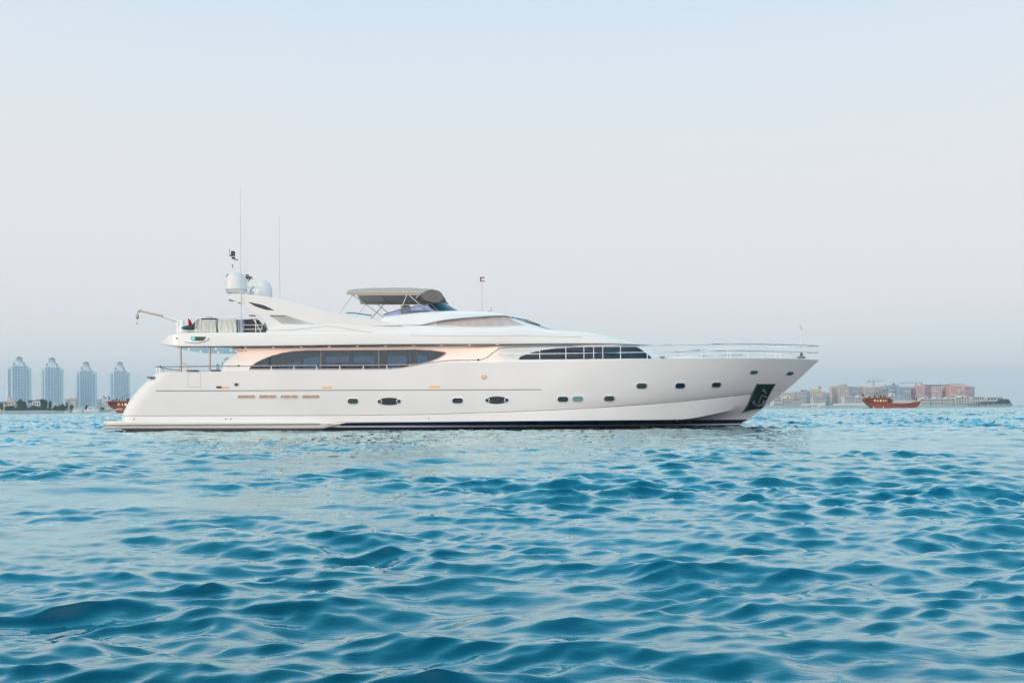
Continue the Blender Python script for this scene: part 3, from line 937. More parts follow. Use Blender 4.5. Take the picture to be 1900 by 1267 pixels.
# radomes
def radome(name, pc, ytop, ybot, wpx, b, label=None, dome_only=False):
    x, zb_ = P(pc, ybot, CL-b); _, zt_ = P(pc, ytop, CL-b)
    r_ = wpx/2*(CL-b)/F; h = zt_-zb_
    prof = [(r_*.55, -.02), (r_*.8, .0), (r_*.93, h*.06), (r_*.97, h*.14), (r_*1.0, h*.145), (r_*1.0, h*.5)] if not dome_only else [(r_*.9, 0), (r_, h*.1), (r_, h*.36)]
    z0_ = prof[-1][1]
    for i in range(1, 9):
        a = math.pi/2*i/8
        prof.append((max(r_*math.cos(a)**.8, .01), z0_+(h-z0_)*math.sin(a)))
    o = MB().lathe((x, CL-b, zb_), prof, 36).build(name, M['radome'], yacht, 50)
    return o, x, zb_, zt_, r_
rd, x, zb_, zt_, r_ = radome('satellite_dome', 438.5, 505.5, 544.5, 39.5, 1.5)
MB().lathe((x, CL-1.5, zb_+(zt_-zb_)*.135), [(r_*1.01, 0), (r_*1.02, .02), (r_*1.01, .04)], 36).build('dome_seam', M['seam'], rd)
MB().lathe((x, CL-1.5, zb_-.30), [(r_*.62, 0), (r_*.55, .15), (r_*.6, .3)], 24).build('dome_base', M['gelup'], rd, 50)
rd2, x, zb_, zt_, r_ = radome('satellite_dome', 488, 520, 555, 34, -1.2, dome_only=True)
# lights, loudhailers and whip aerials
def stick(name, px, y0_, y1_, b, r_, m='whitep', r2=None):
    x, za_ = P(px, y0_, CL-b); _, zb2 = P(px, y1_, CL-b)
    return MB().tube([(x, CL-b, za_), (x, CL-b, (za_+zb2)/2), (x, CL-b, zb2)], r_, 6, r2).build(name, M[m], yacht, 60)
M['aerial'] = mat('pale_fibreglass', (.62, .63, .65), .4)
stick('whip_aerial', 447.5, 617, 345, 3.3, .026, 'aerial', .010)
stick('whip_aerial', 519, 557, 399, 2.9, .026, 'aerial', .010)
stick('whip_aerial', 458.5, 548, 461, -2.4, .015, 'aerial', .008)
stick('whip_aerial', 454.5, 548, 490, -2.2, .012, 'aerial', .008)
o = stick('signal_mast', 435.3, 507, 480, 1.5, .022, 'whitep')
stick('mast_stay', 432.5, 505, 492, 1.5, .016)
stick('camera_bracket', 431.5, 497, 491, 1.5, .035, 'rubber')
x, z = P(432.4, 475, CL-1.5)
MB().box(x-.09, x+.09, CL-1.6, CL-1.4, z, z+.26).box(x-.19, x-.05, CL-1.56, CL-1.44, z-.01, z+.05).tube([(x-.18, CL-1.5, z), (x-.2, CL-1.5, z+.42)], .012, 6).box(x-.06, x+.10, CL-1.57, CL-1.43, z-.16, z-.06) \
    .tube([(x+.05, CL-1.5, z-.2), (x+.28, CL-1.5, z-.21)], .028, 6).build('anemometer', M['dark'], yacht)
x, z = P(463, 517, CL)
MB().box(x-.22, x+.12, CL-.15, CL+.15, z+.06, z+.11).tube([(x-.22, CL, z), (x+.22, CL, z)], .045, 8, .012).tube([(x+.05, CL, z), (x-.1, CL, z-.18)], .025, 6).box(x-.2, x-.05, CL-.1, CL+.1, z+.16, z+.22).build('loudhailer', M['dark'], yacht)
x, z = P(464, 546, CL)
MB().lathe((x, CL, z), [(.22, 0), (.24, .08), (.16, .2), (.08, .3)], 16).box(x-.8, x+.8, CL-.05, CL+.05, z+.34, z+.46).build('open_array_radar', M['radome'], yacht, 40)
x, z = P(466.5, 535, CL-.5)
MB().tube([(x-.1, CL-.5, z-.12), (x+.14, CL-.5, z+.12)], .05, 8, .09).tube([(x-.02, CL-.5, z-.1), (x-.05, CL-.5, z-.4)], .03, 6).build('searchlight', M['steel'], yacht)
x, z = P(421.5, 512, CL-1.5)
MB().tube([(x-.04, CL-1.6, z-.08), (x+.08, CL-1.6, z+.08)], .035, 8).build('dome_handle', M['rubber'], rd)
# forward signal mast on the brow
stick('forward_mast', 894.5, 577, 522, .3, .020, 'aerial')
x, z = P(894.8, 522, CL-.3)
ff = empty('flag', (x, CL-.3, z), 'small maroon and white flag at the top of the thin mast forward of the canopy', 'flag')
MB().box(x-.12, x-.05, CL-.31, CL-.29, z-.02, z+.24).box(x-.049, x+.13, CL-.31, CL-.29, z+.18, z+.24).box(x-.049, x+.15, CL-.31, CL-.29, z-.02, z+.03).build('maroon_cloth', mat('maroon_cloth', (.10, .015, .04), .8), ff)
MB().box(x-.049, x+.12, CL-.308, CL-.292, z+.031, z+.179).build('white_cloth', M['redwhite'], ff)
x, z = P(911, 577, CL-.3)
MB().tube([(x-.14, CL-.3, z-.03), (x+.02, CL-.3, z), (x+.02, CL-.3, z+.2)], .022, 6).build('horn', M['steeld'], yacht)

# flybridge wind deflector
def shell(bot_pts, top_pts, m, name, parent=yacht):
    n = len(bot_pts); v = list(bot_pts)+list(top_pts)
    return MB().add(v, [(i, i+1, n+i+1, n+i) for i in range(n-1)]).build(name, m, parent, 60)
bp, tp = [], []
side_b = [(706, 588, 2.55), (740, 584.5, 2.55), (780, 580.5, 2.55), (815, 578, 2.5), (835, 577.3, 2.2), (848, 577.2, 1.5), (853, 577.2, .6)]
side_t = [(712, 583.5, 2.5), (740, 574.5, 2.45), (772, 568, 2.45), (800, 564, 2.35), (815, 562.5, 2.0), (822, 562.3, 1.3), (826, 562.3, .5)]
for (a, c_) in zip(side_b, side_t):
    bp.append(L(*a)); tp.append(L(*c_))
def mir(p): return Vector((p.x, 2*CL-p.y, p.z))
bp = bp+[mir(p) for p in bp[::-1]]; tp = tp+[mir(p) for p in tp[::-1]]
sc_o = shell(bp, tp, M['tintpurple'], 'wind_deflector')
MB().tube(tp, .03, 6).build('deflector_frame', M['rubber'], sc_o, 60)
MB().tube(bp, .02, 6).build('deflector_base', M['whitep'], sc_o, 60)
for i in (3, 5, 8):
    MB().tube([bp[i], tp[i]], .02, 6).build('deflector_post', M['rubber'], sc_o)
# helm station seen through it
x, z = P(754, 571, CL-1.2)
MB().box(x-.28, x+.22, CL-1.6, CL-.9, z-.45, z+.12).build('helm_seat', M['canvasd'], yacht, bevel=.08)
MB().box(x+.0, x+1.3, CL-1.3, CL-.1, z-.5, z-.15).build('helm_console', M['interior'], yacht, bevel=.1)

# bimini top: arched canvas on tubular hoops
BT = pchip([(642, 542.5), (660, 540.5), (690, 538.5), (735, 538), (780, 539.5), (800, 541)])
BWD = 2.45
v = []; f = []; nxb, nyb = 26, 14
for i in range(nxb+1):
    px = 643+(800-643)*i/nxb
    x, zt_ = P(px, BT(px), CL)
    x = P(px, 544, CL-BWD)[0]
    _, ze = P(px, 544.5 if px > 655 else 543.5, CL-BWD)
    sag = .008*math.cos(i*2*math.pi/6.5)
    for j in range(nyb+1):
        t = j/nyb*2-1
        v.append((x, CL+t*BWD, ze+(max(zt_, ze+.14)-ze)*(1-abs(t)**3.2)+sag*(1-t*t)))
for i in range(nxb):
    for j in range(nyb): f.append((i*(nyb+1)+j, i*(nyb+1)+j+1, (i+1)*(nyb+1)+j+1, (i+1)*(nyb+1)+j))
bim = MB().add(v, f).build('bimini_canopy', M['canvas'], yacht, 60)
sol = bim.modifiers.new('thickness', 'SOLIDIFY'); sol.thickness = .03; sol.offset = 1
v2 = [Vector(p) for p in v]
edge = [v2[i*(nyb+1)] for i in range(nxb+1)]
# valance hanging along both sides
for s_ in (0, nyb):
    e = [v2[i*(nyb+1)+s_] for i in range(nxb+1)]
    low = [p+Vector((0, 0, -.10)) for p in e]
    q = shell([p.copy() for p in low], e, M['canvas'], 'valance', bim)
# rolled front section drooping ahead of the hoops
v = []; f = []
for i in range(15):
    a = math.pi*(.99*i/14)
    for j in range(13):
        t = j/12*2-1
        r_ = math.sqrt(max(.02, 1-abs(t)**3))
        px = 800+(19*math.sin(a))*r_
        x, z = P(px, 550.0-11.5*math.cos(a)*r_, CL-2.0)
        v.append((x+.1, CL+t*2.5, z))
for i in range(14):
    for j in range(12): f.append((i*13+j, i*13+j+1, (i+1)*13+j+1, (i+1)*13+j))
v_ = v
f.append(tuple(i*13 for i in range(15))); f.append(tuple(i*13+12 for i in range(15))[::-1])
fc = MB().add(v, f).build('folded_front_canvas', M['canvasd'], bim, 50)
# side flap of the folded canvas facing us
fl_pts = [(778, 547), (785, 542.5), (792, 538.8), (803, 537.2), (813, 539), (820, 544), (822.5, 551), (822, 557), (816, 561), (806, 562.2), (795, 560), (786, 556)]
MB().prism(px2(fl_pts, 2.5), CL-2.56, CL-2.30).build('side_flap', M['canvasd'], bim, bevel=.08)
MB().prism(px2(fl_pts, 2.5), CL+2.56, CL+2.30).build('side_flap', M['canvasd'], bim, bevel=.08)
# hoops and struts, both sides
for s_ in (1, -1):
    b1 = 2.42
    def q(px, py): 
        p = L(px, py, b1); return p if s_ == 1 else mir(p)
    for pts, r_, m_ in ((((655, 546), (629, 583)), .020, 'steel'), (((652, 545.5), (708, 587)), .018, 'steel'), (((756, 545), (740, 582)), .02, 'whitep'), (((756, 545), (794, 578)), .02, 'whitep'),
                    (((771, 553), (785, 542)), .018, 'whitep'), (((700, 592), (720, 562)), .0, '')):
        if not m_: continue
        MB().tube([q(*p) for p in pts], r_, 6).build('bimini_strut', M[m_], bim)
for px in (648, 700, 756, 790):
    pts = []
    for j in range(13):
        t = j/12*2-1
        x, ze = P(px, 545.4, CL-BWD)
        pts.append((x, CL+t*BWD*.99, ze+.07*(1-abs(t)**3)))
    MB().tube(pts, .026, 6).build('bimini_hoop', M['rubber'], bim)
# far-side struts visible under the canopy
for a, c_ in (((701, 565), (722, 582)), ((714, 563), (688, 592))):
    MB().tube([L(*a, -2.4), L(*c_, -2.4)], .022, 6).build('bimini_strut', M['rubber'], bim)
# glass balustrade of the flybridge
pts_t = [(643, 580.5), (660, 581.2), (690, 585.5)]; pts_b = [(648, 588), (662, 589.5), (690, 592.5)]
gr = MB().tube([L(x, y, 2.3) for x, y in pts_t], .035, 6).build('balustrade_rail', mat('teal_edge', (.08, .22, .21), .2), yacht, 60)
shell([L(x, y, 2.3) for x, y in pts_b], [L(x, y, 2.3) for x, y in pts_t], M['clear'], 'balustrade_glass', gr)
for px in (656, 676, 686):
    fy = pchip(pts_t)(px)
    MB().tube([L(px, fy, 2.3), L(px, fy+8, 2.3)], .018, 6).build('balustrade_post', M['whitep'], gr)

# ---- upper aft deck: railing, screen, davit crane
rail1 = MB().tube([L(329, 616.5, 3.2), L(329.3, 592, 3.2), L(331, 590.2, 3.2), L(400, 589.6, 3.2), L(484, 588.4, 3.2)], .022, 6).build('boat_deck_railing', M['steel'], yacht, 60)
for px in (362.5, 365.5, 474.5):
    MB().tube([L(px, 589.8, 3.2), L(px, 617, 3.2)], .024, 6).build('stanchion', M['whitep'], rail1)
for y_, xa_, xb_ in ((603, 452, 487), (611, 452, 487)):
    MB().tube([L(xa_, y_, 3.2), L(xb_, y_, 3.2)], .018, 6).build('intermediate_rail', M['whitep'], rail1)
MB().tube([L(470, 591, 3.15), L(484, 616, 3.15)], .026, 6).build('ladder_rail', M['whitep'], rail1)
MB().tube([L(486, 602, 3.15), L(486, 609, 3.15), L(482, 612, 3.15)], .02, 6).build('ladder_rail', M['whitep'], rail1)
scr = [(448, 593), (475, 591.5), (480, 594), (486, 601), (492, 608), (493.5, 612), (493, 617), (448, 617)]
MB().prism(px2(scr, 2.6), CL-2.6, CL-2.5).build('dark_wind_screen', M['shadehouse'], yacht)
x0, z0 = P(441, 617, CL); x1, z1 = P(441, 590, CL)
MB().box(x0+1.9, x0+2.9, CL-1.8, CL+1.8, z0, z0+.42).build('deck_locker', M['gelup'], yacht, bevel=.05)
crane = MB().tube([L(340, 598, .9), L(304, 587, .9)], .12, 10, .09).build('davit_boom', M['cream'], yacht, 50)
MB().tube([L(304, 587, .9), L(261, 577.3, .9)], .065, 10, .05).build('boom_extension', M['skin'], crane, 50)
MB().lathe(L(338, 617, .9), [(.22, 0), (.2, .3), (.14, .35), (.14, .62), (.05, .66)], 16).build('davit_post', M['gelup'], crane, 50)
x, z = P(257, 577, CL-.9)
hk = MB().tube([(x+.15, CL-.9, z), (x-.02, CL-.9, z-.04), (x-.05, CL-.9, z-.14)], .05, 8)
hk.lathe((x-.06, CL-.9, z-.46), [(.02, 0), (.08, .05), (.10, .14), (.07, .22), (.02, .26)], 12)
hk.tube([(x-.06, CL-.9, z-.2), (x-.06, CL-.9, z-.1)], .02, 6)
hk.tube([(x-.06, CL-.9, z-.46), (x-.06, CL-.9, z-.6), (x-.02, CL-.9, z-.7), (x-.10, CL-.9, z-.72), (x-.12, CL-.9, z-.66)], .024, 6)
hk.tube([(x+.0, CL-.9, z), (x+.16, CL-.9, z+.05)], .04, 8)
hk.build('crane_hook', M['steeld'], crane, 50)

# ---- main deck aft: posts, rail, seats
for px in (335, 389):
    x, zt_ = P(px, 645, CL-3.1); _, zb2 = P(px, 690, CL-3.1)
    for s_ in (-1,):
        MB().tube([(x, CL+s_*3.1, zb2-.1), (x, CL+s_*3.1, zt_+.06)], .055, 10).build('deck_post', M['steeld'], yacht, 60)
def on_sheer(px, py, inset=.10):
    x, b, z = solve(px, py, lambda x: max(PL_SHEER(x)-inset, 0))
    return Vector((x, CL-b, z))
RT = [(288, 680.6), (420, 679.3), (560, 678.4), (700, 677.6), (776, 676.2), (795, 673.5), (815, 670.5), (840, 668.6), (888, 667.6), (900, 665.2), (912, 657), (922, 648.6), (930, 645.6), (950, 644.2),
      (998, 643), (1119, 641.4), (1240, 640), (1302, 638.9), (1375, 638.2), (1440, 639.2), (1490, 640.6), (1519.5, 642)]
fRT = pchip(RT)
n_ = 110
for s_ in (1, -1):
    pts = []
    for i in range(n_+1):
        px = 288+(1519.5-288)*i/n_
        p = on_sheer(px, fRT(px))
        pts.append(p if s_ == 1 else mir(p))
    rail = MB().tube(pts, .034, 6).build('deck_railing', M['steel'], yacht, 60)
    RM = pchip([(918, 658), (1100, 655), (1240, 653), (1350, 651), (1440, 652), (1518.5, 654.3)])
    pts = [on_sheer(px, RM(px)) for px in [925+(1518.5-925)*i/50 for i in range(51)]]
    if s_ == -1: pts = [mir(p) for p in pts]
    MB().tube(pts, .024, 6).build('middle_rail', M['steel'], rail, 60)
    fS = pchip(KY[0])
    for px in (290.5, 296, 420, 461.5, 503.4, 545.5, 588, 630.7, 674, 718, 761, 804, 848.5, 869, 904.5, 953, 1001.5, 1050, 1083.5, 1101.5, 1118.5, 1151.5, 1201, 1250, 1302, 1349.6, 1388, 1439.5, 1467, 1508):
        a = on_sheer(px, fS(px)+1); b = on_sheer(px, fRT(px))
        b.x = a.x
        if s_ == -1: a, b = mir(a), mir(b)
        MB().tube([a, b], .024, 6).build('stanchion', M['whitep' if px > 900 else 'steel'], rail)
for px in (297.5, 443, 590.5):
    p = on_sheer(px, fRT(px)-.4); MB().lathe(p-Vector((0, 0, .05)), [(.03, 0), (.06, .05), (.03, .1)], 10).build('rail_fitting', M['dark'], yacht)
p = on_sheer(887.6, 667.6); MB().lathe(p-Vector((0, 0, .06)), [(.03, 0), (.07, .06), (.03, .12)], 10).build('rail_fitting', M['dark'], yacht)
MB().tube([L(299, 681, 3.4), L(304, 690, 3.4)], .02, 6).build('gangway_arm', M['steeld'], yacht)
MB().tube([L(300, 683, 2.4), L(336, 687.5, 2.6)], .035, 6).build('gangway_arm', M['rubber'], yacht)
x, z = P(342.5, 676, CL-1.6); _, zd = P(342, 690, CL-1.6)
ch = MB().box(x-.20, x+.22, CL-1.9, CL-1.4, zd-.1, zd+.12).tube([(x-.2, CL-1.9, zd), (x-.2, CL-1.9, z-.05), (x, CL-1.9, z+.07), (x+.2, CL-1.9, z-.05), (x+.2, CL-1.9, zd)], .03, 6)
ch.box(x-.17, x+.17, CL-1.88, CL-1.84, zd+.1, z+.02)
ch.build('deck_chair', M['radome'], yacht, 40)
x0, z0 = P(354, 688.5, CL-2.6); x1, _ = P(366, 688, CL-2.6)
MB().box(x0, x1, CL-2.8, CL-2.2, z0-.1, z0+.05).build('deck_cushion', M['interior'], yacht, bevel=.03)
x0, z0 = P(394, 688.5, CL-2.6); x1, _ = P(409, 688, CL-2.6)
MB().box(x0, x1, CL-2.8, CL-2.0, z0-.1, z0+.06).tube([(x0+.25, CL-2.6, z0), (x0+.25, CL-2.6, z0+.38)], .02, 6).tube([(x1-.1, CL-2.6, z0), (x1-.1, CL-2.6, z0+.38)], .02, 6).tube([(x0+.25, CL-2.6, z0+.36), (x1-.1, CL-2.6, z0+.36)], .02, 6).build('aft_bench', M['interior'], yacht)
# stern cleats, boarding rail and teak grate on the platform
sb = MB().tube([L(273, 699.6, 3.3), L(288, 699.8, 3.5)], .03, 8)
for px in (277.5, 281, 286): sb.box(*[q for q in (L(px, 700, 3.5).x-.04, L(px, 700, 3.5).x+.04)], CL-3.62, CL-3.4, L(px, 702.5, 3.5).z, L(px, 698.8, 3.5).z)
sb.build('stern_cleat', M['anchorm'], yacht)
MB().tube([L(227, 759.5, 2.9), L(219, 758.6, 2.9), L(213, 761, 2.9), L(206, 766, 2.9), L(202, 769.5, 2.9), L(200.6, 773, 2.9), L(201, 781, 2.9)], .026, 8).build('boarding_rail', M['steel'], yacht, 60)
MB().tube([L(200, 779.4, 3.3), L(217, 779.4, 3.3)], .05, 8).box(L(208, 780, 3.2).x, L(211, 780, 3.2).x, CL-3.3, CL-3.1, L(208, 781, 3.2).z, L(208, 777.5, 3.2).z).build('platform_cleat', M['steeld'], yacht)
# bow: jack staff, windlass, small bow seat
M['chrome'] = M['steel']
stick('jack_staff', 1486, 666, 603, .35, .022, 'whitep')
x, z = P(1487, 661, CL-.4)
MB().lathe((x, CL-.4, z-.12), [(.10, 0), (.12, .06), (.07, .16), (.10, .26), (.04, .32)], 14).box(x-.2, x+.2, CL-.5, CL-.3, z-.12, z).build('windlass', M['anchorm'], yacht, 50)
tubepx('bow_grab_rail', [(1378, 664), (1378, 658), (1397, 658), (1397, 664)], 1.2, .02, M['whitep'])
x0, z0 = P(1219, 663, CL-1.5); x1, _ = P(1233, 663, CL-1.5)
MB().box(x0, x1, CL-1.6, CL-1.2, z0-.02, z0+.05).build('skylight_hatch', M['rubber'], yacht)
fd = body((1240, 1330), [(1240, 662), (1270, 661.5), (1330, 664)], [(1240, 669), (1330, 669)], [(1240, 1.9), (1330, 1.4)], [(1240, 1.7), (1330, 1.1)], .08, .02, 12)
fd.build('foredeck_sunpad', M['cream'], yacht, 40)

# ---- things resting on the boat deck
def rough_box(name, px0, px1, ytop, ybot, b, depth_m, m, label, cat, group=None, folds=3, seed=1):
    r_ = random.Random(seed)
    x0, zb_ = P(px0, ybot, CL-b); x1, _ = P(px1, ybot, CL-b); _, zt_ = P(px0, ytop, CL-b)
    root = empty(name, ((x0+x1)/2, CL-b+depth_m/2, zb_), label, cat, group)
    nx_, nz_ = 16, 8; v = []; f = []
    ring = []
    per = [(x0+(x1-x0)*i/nx_, CL-b) for i in range(nx_)]+[(x1, CL-b+depth_m*i/6) for i in range(6)]+[(x1-(x1-x0)*i/nx_, CL-b+depth_m) for i in range(nx_)]+[(x0, CL-b+depth_m-depth_m*i/6) for i in range(6)]
    n = len(per); cx_, cy_ = (x0+x1)/2, CL-b+depth_m/2
    for k_ in range(nz_+1):
        t = k_/nz_; z = zb_+(zt_-zb_)*t
        for i, (x, y) in enumerate(per):
            pinch = 1-.05*max(0, (t-.75)/.25)**2-.04*max(0, (.15-t)/.15)
            wob = .022*math.sin(i*1.7+t*3)+.018*r_.uniform(-1, 1)
            dx, dy = (x-cx_)*pinch, (y-cy_)*pinch
            l_ = math.hypot(dx, dy) or 1
            v.append((cx_+dx*(1+wob/l_), cy_+dy*(1+wob/l_), z))
    for k_ in range(nz_):
        for i in range(n): f.append((k_*n+i, k_*n+(i+1) % n, (k_+1)*n+(i+1) % n, (k_+1)*n+i))
    f.append(tuple(range(n))[::-1]); f.append(tuple(range(nz_*n, nz_*n+n)))
    MB().add(v, f).build('wrapping', m, root, 50)
    for i in range(folds):
        fx = x0+(x1-x0)*(.18+.64*i/max(folds-1, 1))
        MB().tube([(fx, CL-b-.02, zb_+.03), (fx+.05*(1 if i % 2 else -1), CL-b-.03, (zb_+zt_)/2), (fx-.04*(1 if i % 2 else -1), CL-b-.02, zt_-.02)], .018, 5, .008).build('tie_strap', M['wrap'], root)
    return root, (x0, x1, zb_, zt_)
rough_box('covered_crate', 368, 400.5, 593, 616.4, 2.9, .9, M['wrap'], 'white wrapped crate beside the jet ski, black lid on top', 'crate', 'wrapped crates on the boat deck', 4, 3)
rough_box('covered_crate', 405, 438.5, 592, 616.4, 2.9, .9, M['wrap'], 'white wrapped crate standing between the black-lidded crate and the blue one', 'crate', 'wrapped crates on the boat deck', 3, 5)
rough_box('covered_crate', 441.5, 452, 593, 616.2, 2.85, .8, M['wrapblue'], 'narrow blue grey plastic crate in front of the dark wind screen', 'crate', 'wrapped crates on the boat deck', 2, 8)
x0, z0 = P(372.5, 592.8, CL-2.8); x1, z1 = P(398, 589.4, CL-2.8)
lid = MB().box(x0, x1, CL-2.75, CL-2.1, z0, z1).box((x0+x1)/2-.18, (x0+x1)/2+.18, CL-2.5, CL-2.3, z1, z1+.07)
tag(lid.build('storage_lid', M['dark'], None, None, ((x0+x1)/2, CL-2.4, z0), bevel=.04), 'black moulded lid lying on top of the first wrapped crate', 'lid')
# dark filler objects: spare drum between the crates
x0, z0 = P(402.5, 616, CL-2.5)
tag(MB().lathe((x0, CL-2.3, z0), [(.10, 0), (.12, .1), (.12, .55), (.09, .62)], 14).build('gas_bottle', M['rubber'], None, 50, (x0, CL-2.3, z0)), 'dark grey gas bottle standing between the two white crates', 'gas bottle')
# jet ski under a dark cover
jx, jz = P(355, 616.5, CL-2.3)
js = empty('jet_ski', (jx, CL-2.3, jz), 'jet ski in a dark teal cover behind the open deck rail, red flag above it', 'jet ski')
st = []
for px, yb_, yt_, w in ((336.8, 609.5, 608.6, .05), (341, 611.5, 606.8, .28), (346, 612.5, 605.6, .40), (352, 613, 604.8, .46), (358, 613, 603.6, .48), (362, 613, 598, .40), (366, 613, 594.5, .30), (370, 613, 593.5, .24), (374, 612, 600, .2)):
    x, zt_ = P(px, yt_, CL-2.3); _, zb2 = P(px, yb_, CL-2.3)
    st.append((x, zb2, zt_, w, w*.55, .12, .08))
CLs = CL; CL = CL-2.3
jb = loft(st); CL = CLs
jb.build('cover', M['ski'], js, 50)
x0, z0 = P(340, 613, CL-2.3); x1, z1 = P(372, 610, CL-2.3)
hb = MB(); 
hb.prism(px2([(340, 611), (345, 616.4), (372, 616.4), (374, 611)], 2.3), CL-2.62, CL-1.98).build('hull', M['wrap'], js, bevel=.04)
# flags
def cloth(name, corner, w, h, m, label, staff_pts, lean=.25, droop=.7):
    org = corner
    root = empty(name, org, label, 'flag')
    MB().tube(staff_pts, .016, 6).build('staff', M['whitep'], root)
    v = []; f = []
    for i in range(9):
        for j in range(7):
            s_, t = i/8, j/6
            v.append((corner.x+w*s_*(1-.55*(1-t)*0)*(.35+.65*t), corner.y+.07*math.sin(s_*9+t*3), corner.z-h*t-droop*h*s_*.3))
    for i in range(8):
        for j in range(6): f.append((i*7+j, i*7+j+1, (i+1)*7+j+1, (i+1)*7+j))
    o = MB().add(v, f).build('cloth', m, root, 180)
    sd = o.modifiers.new('thickness', 'SOLIDIFY'); sd.thickness = .012
    return root
c = L(348.6, 591, 2.0)
cloth('flag', c, .34, .38, M['red'], 'small drooping red flag on a white staff over the jet ski', [L(348.4, 611, 2.0), L(347.6, 584, 2.0)])
c = L(1484.5, 600.5, .35)
cloth('flag', c, .12, .26, M['redwhite'], 'tiny faded white pennant at the top of the bow staff', [L(1486, 604, .35), L(1485, 598, .35)], droop=1.2)


# ------------------------------------------------------------------ far shores
def sandy(name, col, col2, sc):
    m = mat(name, col, .9)
    n = m.node_tree; b = n.nodes['Principled BSDF']
    g = n.nodes.new('ShaderNodeNewGeometry'); nz = n.nodes.new('ShaderNodeTexNoise'); nz.inputs['Scale'].default_value = sc; nz.inputs['Detail'].default_value = 6
    rp = n.nodes.new('ShaderNodeValToRGB'); rp.color_ramp.elements[0].color = (*col, 1); rp.color_ramp.elements[1].color = (*col2, 1)
    rp.color_ramp.elements[0].position = .4; rp.color_ramp.elements[1].position = .6
    n.links.new(g.outputs['Position'], nz.inputs['Vector']); n.links.new(nz.outputs['Fac'], rp.inputs['Fac']); n.links.new(rp.outputs['Color'], b.inputs['Base Color'])
    return m
M['sand'] = sandy('pale_sand', (.46, .40, .34), (.33, .29, .24), .03)
M['rock'] = sandy('sea_wall_rock', (.16, .17, .16), (.32, .30, .27), .5)
def land(name, pts, z, m, label):
    """low ground: outline in world x, y with a sloping beach edge"""
    c = Vector((sum(p[0] for p in pts)/len(pts), sum(p[1] for p in pts)/len(pts), 0))
    n = len(pts); v = [(x, y, -1) for x, y in pts]
    v += [(x+(c.x-x)*.004, y+(8 if y < c.y else -8), z) for x, y in pts]
    f = [(i, (i+1) % n, n+(i+1) % n, n+i) for i in range(n)]+[tuple(range(n, 2*n))]
    return tag(MB().add(v, f).build(name, m, None, None, (c.x, c.y, 0)), label, None, None, 'structure')
W = lambda px, D: P(px, 756, D)[0]
land('shore', [(W(-420, 850), 850), (W(-60, 850), 846), (W(60, 850), 850), (W(118, 850), 858), (W(122, 980), 1000), (W(230, 1100), 1150), (W(420, 1300), 1350), (W(640, 1500), 1500), (W(640, 2600), 2600), (W(-420, 2600), 2600)], 1.3, M['sand'],
     'low sandy shore under the domed towers')
land('shore', [(W(1340, 1250), 1250), (W(1500, 1250), 1235), (W(1600, 1250), 1238), (W(1700, 1250), 1250), (W(1830, 1250), 1252), (W(1868, 1250), 1262), (W(1881, 1300), 1310), (W(1872, 1500), 1500), (W(1860, 2000), 2000), (W(1300, 2100), 2100)], 1.3, M['sand'],
     'low sandy shore under the pink and white blocks')

def wallmat(name, col): return mat(name, col, .85, noise=.08, nscale=.15)
WM = {k: wallmat(k+'_render', c) for k, c in dict(cream=(.62, .54, .44), white=(.72, .69, .67), pinkish=(.66, .50, .46), pink=(.70, .40, .39), salmon=(.74, .41, .34), rose=(.58, .34, .36),
      blue=(.36, .43, .52), bluegrey=(.40, .42, .47), beige=(.60, .50, .42), yellow=(.68, .61, .46), grey=(.48, .47, .47), concrete=(.36, .36, .37), roofred=(.42, .14, .10), slate=(.14, .18, .24), hedge=(.04, .09, .07)).items()}
M['winglass'] = mat('window_glass', (.035, .06, .11), .15, coat=.6)
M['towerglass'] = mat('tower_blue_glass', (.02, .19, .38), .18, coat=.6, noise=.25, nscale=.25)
M['towerwall'] = wallmat('tower_white_render', (.62, .72, .80))  # white walls with the blue of the haze mixed into their colour
M['dome'] = mat('dome_grey_roof', (.22, .22, .24), .6)

# shared window mesh
def window_mesh(w, h):
    me = bpy.data.meshes.new('window')
    v = [(x, y, z) for z in (0, h) for y in (-.12, .4) for x in (-w/2, w/2)]
    me.from_pydata(v, [], [(0, 2, 3, 1), (4, 5, 7, 6), (0, 1, 5, 4), (2, 6, 7, 3), (0, 4, 6, 2), (1, 3, 7, 5)])
    me.materials.append(M['winglass']); return me
WMS = {}
def add_windows(root, parent, x0, x1, y, z0, z1, nxw, nzw, wf=.5, hf=.5, skip=0., r_=rng):
    dx = (x1-x0)/nxw; dz = (z1-z0)/nzw
    key = (round(dx*wf, 1), round(dz*hf, 1))
    if key not in WMS: WMS[key] = window_mesh(*key)
    for i in range(nxw):
        for j in range(nzw):
            if r_.random() < skip: continue
            o = bpy.data.objects.new('window', WMS[key]); COL.objects.link(o)
            o.parent = parent
            o.location = Vector((x0+dx*(i+.5), y, z0+dz*j+dz*(1-key[1]/dz)/2))-ORG[parent]

